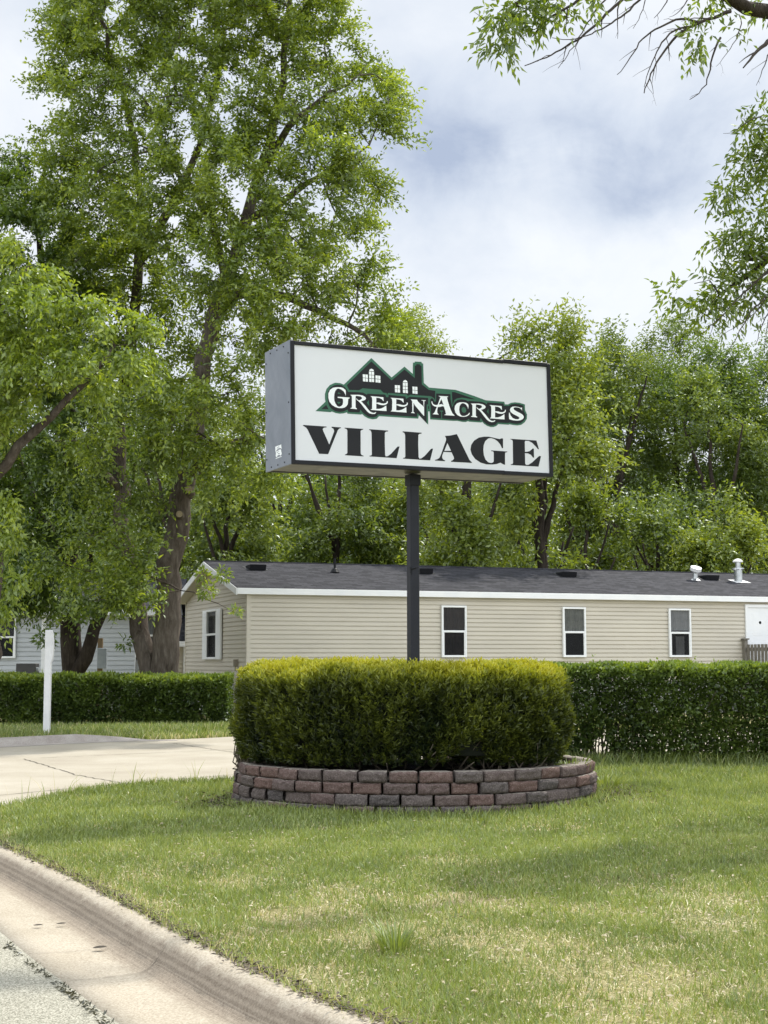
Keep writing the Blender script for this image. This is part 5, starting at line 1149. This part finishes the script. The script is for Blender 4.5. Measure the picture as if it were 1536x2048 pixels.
# ================================================================ clipped yew in the bed
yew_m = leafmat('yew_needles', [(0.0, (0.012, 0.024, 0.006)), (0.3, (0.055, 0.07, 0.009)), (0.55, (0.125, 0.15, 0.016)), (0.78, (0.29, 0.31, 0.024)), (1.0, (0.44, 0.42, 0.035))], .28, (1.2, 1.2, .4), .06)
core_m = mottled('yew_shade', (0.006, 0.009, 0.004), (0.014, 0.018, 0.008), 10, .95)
def shrub_surface(cx, cy, rx, ry, z0, z1, n, rng, e=2.6, rnd=0.22, under=0.1):
    """points and outward normals on a clipped shrub: super-elliptic plan, rounded shoulder, tucked foot"""
    a = rng.uniform(0, 2 * math.pi, n); per = 2 * math.pi * math.sqrt((rx * rx + ry * ry) / 2); hside = (z1 - z0); atop = math.pi * rx * ry
    side = rng.uniform(0, 1, n) < per * hside / (per * hside + atop * .9)
    k = (np.abs(np.cos(a)) ** e + np.abs(np.sin(a)) ** e) ** (-1 / e)
    rr = np.where(side, 1.0, np.sqrt(rng.uniform(0, 1, n)))
    z = np.where(side, rng.uniform(z0, z1, n), z1)
    # shoulder rounding
    X = np.cos(a) * k * rx * rr; Y = np.sin(a) * k * ry * rr
    dtop = z1 - z; fr_ = np.clip(1 - dtop / rnd, 0, 1); inset = rnd * (1 - np.sqrt(np.maximum(0, 1 - fr_ ** 2)))
    low = np.clip((z0 + .3 - z) / .3, 0, 1) * under
    rn = np.stack([np.cos(a) / rx, np.sin(a) / ry], 1); rn /= np.linalg.norm(rn, axis=1, keepdims=True)
    sc = np.where(side, 1, 0)
    X = X - rn[:, 0] * (inset + low) * sc; Y = Y - rn[:, 1] * (inset + low) * sc
    edge = np.clip((rr * 1.0 - (1 - rnd / min(rx, ry))) / (rnd / min(rx, ry)), 0, 1) * (1 - sc)
    z = z - edge ** 2 * rnd * .35
    Nn = np.stack([rn[:, 0] * np.where(side, 1 - .0, edge * .8), rn[:, 1] * np.where(side, 1, edge * .8), np.where(side, fr_ * 1.5, 1.2)], 1)
    return np.stack([X + cx, Y + cy, z], 1), unit(Nn), side
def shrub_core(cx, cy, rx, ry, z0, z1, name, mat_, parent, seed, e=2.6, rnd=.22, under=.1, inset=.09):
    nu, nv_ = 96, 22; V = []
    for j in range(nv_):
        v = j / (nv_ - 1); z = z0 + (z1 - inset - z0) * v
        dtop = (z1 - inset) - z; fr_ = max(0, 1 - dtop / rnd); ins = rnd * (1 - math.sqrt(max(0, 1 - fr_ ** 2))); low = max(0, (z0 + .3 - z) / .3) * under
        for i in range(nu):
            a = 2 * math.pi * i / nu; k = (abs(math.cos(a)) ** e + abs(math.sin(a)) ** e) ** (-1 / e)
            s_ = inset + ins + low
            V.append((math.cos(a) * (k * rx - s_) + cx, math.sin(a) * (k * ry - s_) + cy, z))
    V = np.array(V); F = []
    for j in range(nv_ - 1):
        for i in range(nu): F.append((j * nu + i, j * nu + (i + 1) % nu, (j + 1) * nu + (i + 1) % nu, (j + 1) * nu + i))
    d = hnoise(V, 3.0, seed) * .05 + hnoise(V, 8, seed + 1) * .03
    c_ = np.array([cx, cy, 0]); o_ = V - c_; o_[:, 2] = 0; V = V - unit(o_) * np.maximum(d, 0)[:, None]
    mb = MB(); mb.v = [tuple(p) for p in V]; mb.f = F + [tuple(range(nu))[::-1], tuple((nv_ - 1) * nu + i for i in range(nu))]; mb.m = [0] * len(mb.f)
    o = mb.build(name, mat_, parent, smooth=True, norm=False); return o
def sprigs(P, Nn, rng, L, blades=6, w=.007, nl=.03, upb=.55, tint=None, spread=.35):
    n = len(P); ax = unit(Nn + np.array([0, 0, upb]) + rng.normal(0, spread, (n, 3)))
    a1 = unit(np.cross(ax, rng.normal(size=(n, 3)))); a2 = np.cross(ax, a1); L_ = L * rng.uniform(.6, 1.3, (n, 1))
    VV, TT = [], []
    for k in range(blades):
        ph = rng.uniform(0, 6.28, (n, 1)); u = (k + .5) / blades
        out_ = a1 * np.cos(ph) + a2 * np.sin(ph); b_ = P + ax * L_ * (u - .55); d = unit(out_ * (1.1 - .5 * u) + ax * .8); s_ = unit(np.cross(d, rng.normal(size=(n, 3)))); nn_ = nl * rng.uniform(.7, 1.2, (n, 1))
        VV.append(np.stack([b_ - s_ * w / 2, b_ + s_ * w / 2, b_ + d * nn_ + s_ * w * .3, b_ + d * nn_ - s_ * w * .3], 1)); TT.append(np.clip(tint + rng.normal(0, .05, n) + .26 * (u - .55), 0, 1))
    V = np.concatenate(VV).reshape(-1, 3); return V, np.arange(len(V)).reshape(-1, 4), np.concatenate(TT)
def yew(name, label, cx, cy, rx, ry, z0, z1, n, seed, rnd=.2, holes=(), gold=1.0, ztilt=0.0):
    rng = np.random.default_rng(seed); root = empty(name, (cx, cy, .3), 0, label=label, cat='bush')
    b0 = np.array([cx, cy, .3])
    P, Nn, side = shrub_surface(cx, cy, rx, ry, z0, z1, n, rng, rnd=rnd)
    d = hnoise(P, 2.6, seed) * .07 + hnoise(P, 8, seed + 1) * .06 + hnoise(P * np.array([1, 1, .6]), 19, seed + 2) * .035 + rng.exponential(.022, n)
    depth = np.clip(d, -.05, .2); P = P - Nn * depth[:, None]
    keep = np.ones(n, bool)
    # openings between shoots on the shaded sides
    hn = hnoise(P * np.array([1, 1, .55]), 9, seed + 5); keep &= ~((hn > .42) & (P[:, 2] < z1 - .18)); hn2 = hnoise(P, 20, seed + 6); keep &= ~((hn2 > .55) & (P[:, 2] < z1 - .12))
    for (hx, hz, hr) in holes: keep &= ~(((P[:, 0] - hx) ** 2 + ((P[:, 2] - hz) * 1.3) ** 2 < hr * hr) & (P[:, 1] < cy))
    P, Nn, side, depth = P[keep], Nn[keep], side[keep], depth[keep]
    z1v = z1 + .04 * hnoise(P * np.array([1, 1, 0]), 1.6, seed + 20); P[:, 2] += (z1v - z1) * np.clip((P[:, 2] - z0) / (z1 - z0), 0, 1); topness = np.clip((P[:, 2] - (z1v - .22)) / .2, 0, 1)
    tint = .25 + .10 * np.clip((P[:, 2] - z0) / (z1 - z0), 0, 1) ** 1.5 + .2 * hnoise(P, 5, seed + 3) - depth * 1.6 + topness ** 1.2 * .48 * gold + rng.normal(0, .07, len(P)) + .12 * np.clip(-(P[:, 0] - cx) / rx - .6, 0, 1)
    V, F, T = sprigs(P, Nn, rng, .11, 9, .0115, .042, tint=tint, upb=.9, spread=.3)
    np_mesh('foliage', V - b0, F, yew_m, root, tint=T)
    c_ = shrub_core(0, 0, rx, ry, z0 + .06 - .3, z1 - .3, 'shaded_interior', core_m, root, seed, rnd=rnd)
    # grey twigs under the skirt
    mb = MB(); r2 = random.Random(seed)
    for i in range(90):
        a = r2.uniform(0, 6.28); q = r2.uniform(.55, .96); x0, y0 = math.cos(a) * rx * q * .8, math.sin(a) * ry * q * .8
        x1, y1 = math.cos(a + r2.uniform(-.2, .2)) * rx * .99, math.sin(a) * ry * .99; zt = r2.uniform(z0 - .1, z0 + .55) - .3
        mb.tube([(x0, y0, 0), ((x0 + x1) / 2 + r2.uniform(-.08, .08), (y0 + y1) / 2, zt * .4), (x1 * .97, y1 * .97, zt)], [.011, .007, .004], 5)
    mb.build('branches', stem_m, root, smooth=True, norm=False)
    return root
yew('yew_bush', 'large flat-topped yew bush with golden tips inside the block wall', 0.20, 15.0, 1.68, 1.38, .44, 1.31, 30000, 41, rnd=.27, holes=((.92, .50, .20), (.72, .46, .1)))
yew('yew_bush', 'small rounded yew lobe bulging at the right front of the large yew', 1.2, 14.4, .6, .6, .44, 1.15, 9000, 47, rnd=.3, gold=.55)
yew('yew_bush', 'low yew tuft hanging over the left rim of the block wall', -1.32, 14.8, .2, .34, .44, 1.0, 2600, 49, rnd=.3, gold=.3)

# ================================================================ broad-leaved hedges
hedge_m = leafmat('hedge_leaf', [(0.0, (0.035, 0.062, 0.012)), (0.4, (0.10, 0.15, 0.024)), (0.7, (0.17, 0.235, 0.036)), (1.0, (0.32, 0.38, 0.055))], .3, (1.2, 1.25, .4), .1)
def hedge(label, x0, x1, y0, y1, h, n, leaf, seed, low_open=.45, n_st=240, grassy=True):
    rng = np.random.default_rng(seed); root = empty('hedge', ((x0 + x1) / 2, y0, 0), 0, label=label, cat='hedge'); b0 = np.array(root.location)
    gz = lambda X, Y: ground_z(X, Y)
    f = rng.uniform(0, 1, n); X = rng.uniform(x0, x1, n); D = y1 - y0
    Y = np.where(f < .62, y0 + rng.exponential(.10, n), np.where(f < .9, rng.uniform(y0, y1, n), y1 - rng.exponential(.1, n)))
    Z = np.where(f < .62, rng.uniform(.02, h, n), np.where(f < .9, h - rng.exponential(.05, n), rng.uniform(.05, h, n)))
    ends = rng.uniform(0, 1, n) < .06; X = np.where(ends, np.where(rng.uniform(0, 1, n) < .5, x0 + rng.exponential(.06, n), x1 - rng.exponential(.06, n)), X); Y = np.where(ends, rng.uniform(y0, y1, n), Y)
    P = np.stack([X, Y, Z], 1)
    bul = hnoise(P, 1.8, seed) * .14 + hnoise(P, 5, seed + 1) * .08
    P[:, 1] += np.where(f < .62, -bul, np.where(f < .9, 0, bul)); P[:, 2] += np.where((f >= .62) & (f < .9), np.abs(bul) * .5 + hnoise(P, 1.5, seed + 8) * .05, 0)
    # rounded shoulder
    sh = np.clip((P[:, 2] - (h - .18)) / .18, 0, 1); P[:, 1] += sh ** 2 * .12 * (P[:, 1] < (y0 + y1) / 2)
    hn = hnoise(P, 5, seed + 4) + .35 * hnoise(P, 14, seed + 5)
    thr = .66 - .9 * np.clip((low_open - Z / h) / low_open, 0, 1)
    k = hn < thr; P = P[k]; hz = P[:, 2] / h; onT = (f[k] >= .62) & (f[k] < .9)
    P[:, 2] += gz(P[:, 0], P[:, 1])
    Dn = np.stack([rng.normal(0, .3, len(P)), -1 + 0 * hz + onT * .8, .2 + onT * 1.0], 1)
    tint = np.clip(.25 + .25 * hnoise(P, 3, seed + 6) + .45 * np.clip((hz - .86) / .14, 0, 1) + rng.normal(0, .13, len(P)) + .35 * (hnoise(P, 2.0, seed + 9) > .85), 0, 1)
    V, F = leaf_quads(P, Dn, leaf, leaf * .55, rng, .15)
    # upright new shoots standing above the clipped top
    ns = int((x1 - x0) * 9); sx_ = rng.uniform(x0, x1, ns); sy_ = rng.uniform(y0, y1, ns); SL = rng.exponential(.045, ns) + .02
    m = 7; base = np.repeat(np.stack([sx_, sy_, np.full(ns, h)], 1), m, 0); u = np.tile(np.linspace(0, 1, m), ns)[:, None]; base = base + np.array([0, 0, 1.0]) * u * np.repeat(SL, m)[:, None]; base[:, 2] += gz(base[:, 0], base[:, 1])
    V2, F2 = leaf_quads(base, rng.normal(size=base.shape) + np.array([0, 0, .7]), leaf * .8, leaf * .36, rng, 0)
    V = np.concatenate([V, V2]); F = np.concatenate([F, F2 + len(V) - len(V2)]); tint = np.r_[tint, np.full(len(base), .8)]
    np_mesh('leaves', V - b0, F, hedge_m, root, tint=tint)
    mb = MB(); r2 = random.Random(seed)
    for i in range(n_st):
        x = r2.uniform(x0, x1); y = r2.uniform(y0 + .12, y1 - .1); dx = r2.gauss(0, .18); hh = r2.uniform(.5, .97) * h; z0_ = float(gz(x, y)) - .02
        mb.tube([(x - b0[0], y - b0[1], z0_), (x + dx * .3 - b0[0], y + r2.gauss(0, .05) - b0[1], z0_ + hh * .4), (x + dx - b0[0], y + r2.gauss(-.06, .12) - b0[1], z0_ + hh)], [r2.uniform(.005, .014), .007, .003], 4, cap=False)
    mb.build('stems', stem_m, root, smooth=True, norm=False)
    # dim inner thicket so that one cannot look straight through the upper part
    return root
hedge('dark leafy hedge at the right, behind the raised bed', 2.25, 8.6, 19.35, 20.5, 1.31, 90000, .066, 61, low_open=.2, n_st=420)
hedge('trimmed hedge at the left, in front of the white home', -11.0, -3.15, 28.75, 29.9, .95, 62000, .09, 63, low_open=.22, n_st=260)
# ================================================================ grass and small growth
grass_m = leafmat('grass_blade', [(0.0, (0.085, 0.125, 0.022)), (0.35, (0.185, 0.24, 0.045)), (0.62, (0.31, 0.37, 0.085)), (0.78, (0.48, 0.45, 0.2)), (0.88, (0.58, 0.5, 0.29)), (1.0, (0.72, 0.64, 0.42))], .3, (1.15, 1.15, .6), .12)
weed_m = leafmat('seam_weed', [(0.0, (0.05, 0.047, 0.025)), (1.0, (0.11, 0.105, 0.055))], .2)
def in_bed(X, Y, g=.0): return ((X - BC[0]) / (BRX + .05 + g)) ** 2 + ((Y - BC[1]) / (BRY + .05 + g)) ** 2 < 1
def pn(X, Y, s, seed): return hnoise(np.stack([X, Y, 0 * X], 1), s, seed)
def blades(X, Y, L, w, rng, tint, lean=.45, z0=0.0, flat=None):
    n = len(X); Z = ground_z(X, Y) + z0
    az = rng.uniform(0, 2 * math.pi, n); ln = lean * rng.uniform(.1, 1.3, n) if flat is None else flat
    d = np.stack([np.cos(az) * ln, np.sin(az) * ln, np.ones(n)], 1); d = unit(d)
    fa = rng.uniform(0, 2 * math.pi, n); s_ = np.stack([np.cos(fa), np.sin(fa), 0 * fa], 1) * (w * .5)[:, None]
    b = np.stack([X, Y, Z], 1); mid = b + d * (L * .55)[:, None]; droop = np.stack([np.cos(az) * ln, np.sin(az) * ln, -.25 * ln], 1) * (L * .35)[:, None]
    tip = b + d * L[:, None] + droop
    V = np.stack([b - s_, b + s_, mid + s_ * .8, mid - s_ * .8, tip + s_ * .12, tip - s_ * .12], 1).reshape(-1, 3)
    k = np.arange(n)[:, None] * 6; F = np.concatenate([k + np.array([[0, 1, 2, 3]]), k + np.array([[3, 2, 4, 5]])]); return V, F, np.r_[tint, tint]
rng = np.random.default_rng(5); VV, FF, TT = [], [], []
def addb(V, F, T):
    VV.append(V); FF.append(F + sum(len(v) for v in VV[:-1])); TT.append(T)
def sow(n, x0, x1, y0, y1, hgt, wid, mask=None, tbase=None):
    X = rng.uniform(x0, x1, n); Y = rng.uniform(y0, y1, n); m = (X > edge_x(Y) + .03) & (Y < y_near(X) - .02) & ~in_bed(X, Y)
    if mask is not None: m &= mask(X, Y)
    X, Y = X[m], Y[m]; n = len(X)
    dry = pn(X, Y, 1.5, 8) * .55 + pn(X, Y, 4.5, 9) * .45 + .25 * pn(X, Y, 12, 10) + np.clip((9.5 - Y) / 5, -.35, .3) - .35 * np.clip((X - 1.2) / 2, 0, 1) * 0.3 + .5 * np.exp(-((X - edge_x(Y)) / .25) ** 2)
    dens = np.clip(1.0 - .7 * smooth((dry - .0) / .8), .15, 1); k = rng.uniform(0, 1, n) < dens; X, Y, dry = X[k], Y[k], dry[k]; n = len(X)
    isdry = rng.uniform(0, 1, n) < np.clip(.24 + .55 * dry, .08, .85)
    t_ = np.where(isdry, rng.uniform(.78, 1, n), np.clip(rng.normal(.40, .14, n) + .16 * pn(X, Y, 2.2, 12), .05, .72))
    clump = 1 + .35 * pn(X, Y, 7, 13)
    L = hgt * rng.uniform(.5, 1.35, n) * clump * np.where(isdry, .75, 1); w = wid * rng.uniform(.6, 1.4, n)
    ln = np.where(isdry, rng.uniform(.6, 3.2, n), .55 * rng.uniform(.1, 1.4, n))
    addb(*blades(X, Y, L, w, rng, t_, flat=ln))
sow(150000, -1.6, 3.2, 4.9, 8.0, .040, .0038)
sow(190000, -3.2, 5.2, 8.0, 12.0, .046, .0052)
sow(150000, -4.6, 7.2, 12.0, 16.6, .056, .0075)
sow(90000, -4.0, 9.5, 16.6, 21.5, .07, .0105)
# shaggy rim: longer stalks along kerb, driveway edge and round the wall
def rim(n, f, hgt, wid, tl=.35):
    X, Y = f(n); L = hgt * rng.uniform(.4, 1.5, n); ln = .5 * rng.uniform(.1, 1.4, n); addb(*blades(X, Y, L, wid * rng.uniform(.6, 1.3, n), rng, np.clip(rng.normal(tl, .2, n), 0, 1), flat=ln))
def f1(n):
    s_ = rng.integers(0, len(path), n); return path[s_, 0] + rng.exponential(.05, n) - .012, path[s_, 1] + rng.normal(0, .05, n)
rim(9000, f1, .045, .005, .62)
def f2(n):
    X = rng.uniform(-4.2, 1.4, n); return X, y_near(X) - rng.exponential(.08, n) + .03
rim(5000, f2, .07, .008, .38)
def f3(n):
    a = rng.uniform(0, 2 * math.pi, n); r_ = 1.0 + rng.exponential(.035, n); return BC[0] + np.cos(a) * (BRX + .04) * r_, BC[1] + np.sin(a) * (BRY + .04) * r_
rim(9000, f3, .075, .007, .42)
def f4(n):
    X = rng.uniform(2.0, 8.6, n); return X, 19.3 + rng.normal(0, .12, n)
rim(6000, f4, .16, .009, .3)
# seed stalks by the driveway
def f5(n): X = rng.choice([-3.5, -3.3, -3.05, -2.8, -2.6, -2.2, -1.9, -3.6], n) + rng.normal(0, .04, n); return X, y_near(X) - .06
rim(40, f5, .22, .007, .7)
ob = np_mesh('lawn_grass', np.concatenate(VV), np.concatenate(FF), grass_m, tint=np.concatenate(TT)); tag(ob, 'mown green lawn grass with dry straw patches', 'grass', kind='stuff')
# far strip beyond the driveway
VV, FF, TT = [], [], []
n = 120000; X = rng.uniform(-13, 6, n); Y = rng.uniform(23.5, 36, n); Y = y_far(X) + rng.exponential(2.4, n); m = (Y > y_far(X) + .03 + .12 * (X < -4.2)) & (Y < 31.4); X, Y = X[m], Y[m]; n = len(X)
addb(*blades(X, Y, .11 * rng.uniform(.4, 1.4, n), .016 * rng.uniform(.6, 1.3, n), rng, np.clip(rng.normal(.38, .16, n) + .45 * (rng.uniform(0, 1, n) < .08) + .35 * np.exp(-((Y - y_far(X)) / .2)), 0, 1)))
ob = np_mesh('verge_grass', np.concatenate(VV), np.concatenate(FF), grass_m, tint=np.concatenate(TT)); tag(ob, 'longer grass on the verge beyond the driveway, under the left hedge', 'grass', kind='stuff')
# coarse tuft on the lawn
def tuft(x, y, n, L, w, label, tl=.35, name='grass_tuft', r=.05, spread=.8):
    X = x + rng.normal(0, r, n); Y = y + rng.normal(0, r, n); az = np.arctan2(Y - y, X - x)
    ln = spread * rng.uniform(.1, 1.2, n); d = unit(np.stack([np.cos(az) * ln, np.sin(az) * ln, np.ones(n)], 1)); LL_ = L * rng.uniform(.5, 1.2, n)
    s_ = np.stack([-np.sin(az), np.cos(az), 0 * az], 1) * w * .5; b = np.stack([X, Y, ground_z(X, Y)], 1); mid = b + d * (LL_ * .6)[:, None]; tip = mid + unit(d + np.stack([np.cos(az), np.sin(az), -.35 + 0 * az], 1) * .35) * (LL_ * .4)[:, None]
    V = np.stack([b - s_, b + s_, mid + s_, mid - s_, tip + s_ * .1, tip - s_ * .1], 1).reshape(-1, 3); k = np.arange(n)[:, None] * 6
    F = np.concatenate([k + np.array([[0, 1, 2, 3]]), k + np.array([[3, 2, 4, 5]])]); t_ = np.clip(rng.normal(tl, .1, n), 0, 1)
    o = np_mesh(name, V - np.array([x, y, 0]), F, grass_m, tint=np.r_[t_, t_]); o.location = (x, y, 0); tag(o, label, 'weed'); return o
p = lambda a, b_: (lambda d: (d[0], d[1]))(((a - 768) * EYE / (b_ - 1320) , FPX * EYE / (b_ - 1320)))
x, y = p(790, 1885); tuft(x, y, 150, .17, .006, 'coarse upright tuft of darker grass on the lawn, low centre')
x, y = p(435, 1850); tuft(x, y, 45, .08, .005, 'small green tuft on the lawn near the kerb', .4)
x, y = p(1210, 1590); tuft(2.32, 15.3, 60, .16, .02, 'leafy weeds against the right end of the block wall', .45, 'weed_clump', .12)
o = tuft(1.86, 14.55, 130, .13, .014, 'grassy weeds growing on the right rim of the block wall', .45, 'weed_clump', .12); o.location = (1.86, 14.55, .3)
# straw litter by the wall and fallen leaves in the gutter
litter_m = mottled('dry_litter', (0.05, 0.04, 0.03), (0.14, 0.11, 0.08), 20, .95)
pale_m = mottled('dry_straw', (0.3, 0.25, 0.16), (0.45, 0.4, 0.28), 20, .9)
def flakes(name, X, Y, Z, size, mat_, label, cat='litter', kind='stuff'):
    n = len(X); C = np.stack([X, Y, Z], 1); D = np.stack([rng.normal(size=n), rng.normal(size=n), rng.normal(0, .15, n)], 1)
    ax = unit(D); up = unit(np.array([0, 0, 1.0]) + rng.normal(0, .25, (n, 3))); s_ = unit(np.cross(ax, up)); L = size * rng.uniform(.5, 1.4, (n, 1)); w = L * rng.uniform(.25, .5, (n, 1))
    V = np.stack([C, C + ax * L * .4 + s_ * w * .5 + np.array([0, 0, .1]) * L, C + ax * L, C + ax * L * .4 - s_ * w * .5 + np.array([0, 0, .12]) * L], 1).reshape(-1, 3)
    o = np_mesh(name, V, np.arange(4 * n).reshape(n, 4), mat_); tag(o, label, cat, kind=kind); return o
n = 5000; s_ = rng.integers(0, len(path), n); wv_ = hnoise(np.stack([path[s_, 1], 0 * s_, 0 * s_], 1), 6, 3) * .02; X = path[s_, 0] + rng.normal(.01, .03, n) + wv_; Y = path[s_, 1] + rng.uniform(-.06, .06, n); flakes('kerb_litter', X, Y, .018 + rng.uniform(0, .016, n), .03, litter_m, 'dead grass and dirt lying along the top of the kerb')
a = rng.normal(math.pi * 1.02, .26, 500); r_ = 1.06 + rng.exponential(.06, 500); X = BC[0] + np.cos(a) * BRX * r_; Y = BC[1] + np.sin(a) * BRY * r_; flakes('dead_twigs', X, Y, ground_z(X, Y) + .015 + rng.exponential(.015, 500), .06, litter_m, 'dry brown twigs heaped at the left foot of the wall')
a = rng.normal(-.12, .25, 700); r_ = 1.05 + rng.exponential(.09, 700); X = BC[0] + np.cos(a) * BRX * r_; Y = BC[1] + np.sin(a) * BRY * r_; flakes('dead_leaves', X, Y, ground_z(X, Y) + .02, .05, litter_m, 'brown leaf litter at the right foot of the wall')
n = 7000; X = rng.uniform(-2, 4.5, n); Y = rng.uniform(5.2, 13, n); m = X > edge_x(Y) + .1; X, Y = X[m], Y[m]; flakes('straw_bits', X, Y, ground_z(X, Y) + .012 + rng.uniform(0, .02, len(X)), .028, pale_m, 'pale dry leaf scraps scattered through the lawn')
# weeds growing in the seam between gutter and asphalt, each its own little clump
def seam(off, i): return path[i] + nl[i] * off
rs = random.Random(6)
for k, (qx, qy) in enumerate([(8, 1880), (30, 1895), (56, 1917), (70, 1925), (84, 1939), (102, 1949), (112, 1957), (130, 1967), (142, 1978), (158, 1990), (172, 2002), (185, 2012), (200, 2030), (212, 2040)]):
    zz_ = -.128; Y_ = FPX * (EYE - zz_) / (qy - 1320) ; X_ = (qx - 768) * (EYE - zz_) / (qy - 1320)
    i = int(np.argmin(np.hypot(*(path + nl * .665 - np.array([X_, Y_])).T))); q = path[i] + nl[i] * .665; q = q * .6 + np.array([X_, Y_]) * .4
    n = rs.randint(12, 30); ax_ = unit(np.append(d_[i], 0)[None])[0]
    C = np.stack([rng.normal(0, .035, n), rng.normal(0, .014, n), rng.uniform(0, .008, n)], 1); C = C @ np.array([[ax_[0], ax_[1], 0], [-ax_[1], ax_[0], 0], [0, 0, 1]])
    V, F = leaf_quads(C, rng.normal(size=(n, 3)) * np.array([1, 1, .3]) + np.array([0, 0, .25]), .026, .009, rng, .1)
    o = np_mesh('weed', V, F, weed_m, tint=np.clip(rng.normal(.2, .2, n), 0, 1)); o.location = (q[0], q[1], zz_ + .004)
    tag(o, ['flat little weed in the seam between gutter and asphalt'][0], 'weed', group='weeds in the seam between gutter and asphalt')
dl = mottled('brown_leaf', (0.025, 0.02, 0.014), (0.05, 0.04, 0.028), 30, .9)
for (qx, qy, s_, lb) in [(213, 1881, .075, 'dark fallen leaf at the foot of the kerb, by the gutter joint'), (137, 1835, .055, 'dark fallen leaf in the gutter, upper one of the pair by the kerb'), (92, 1838, .055, 'flat fallen leaf in the gutter left of its neighbour'), (12, 1826, .03, 'tiny dark fallen leaf at the left edge of the gutter'), (420, 2043, .06, 'dark twiggy scrap in the gutter at the bottom edge')]:
    zz_ = -.132; Y_ = FPX * (EYE - zz_) / (qy - 1320); X_ = (qx - 768) * (EYE - zz_) / (qy - 1320)
    mb = MB(); nn_ = 9; vs = []
    for i in range(nn_):
        u = i / (nn_ - 1); w = .28 * math.sin(math.pi * u) ** .8 + .01; zc = .05 * math.sin(math.pi * u) + .05 * u * u
        vs += [((u - .5) * s_, -w * s_ * .9, (zc + .02) * s_ * .6), ((u - .5) * s_, 0, zc * s_ * .6), ((u - .5) * s_, w * s_ * .9, (zc + .05) * s_ * .6)]
    mb.add(vs, [(3 * i + j, 3 * i + 3 + j, 3 * i + 4 + j, 3 * i + 1 + j) for i in range(nn_ - 1) for j in (0, 1)])
    o = mb.build('fallen_leaf', dl, norm=False); o.location = (X_, Y_, zz_ + .012); o.rotation_euler = (.1, 0, rs.uniform(-.3, .6)); tag(o, lb, 'leaf')
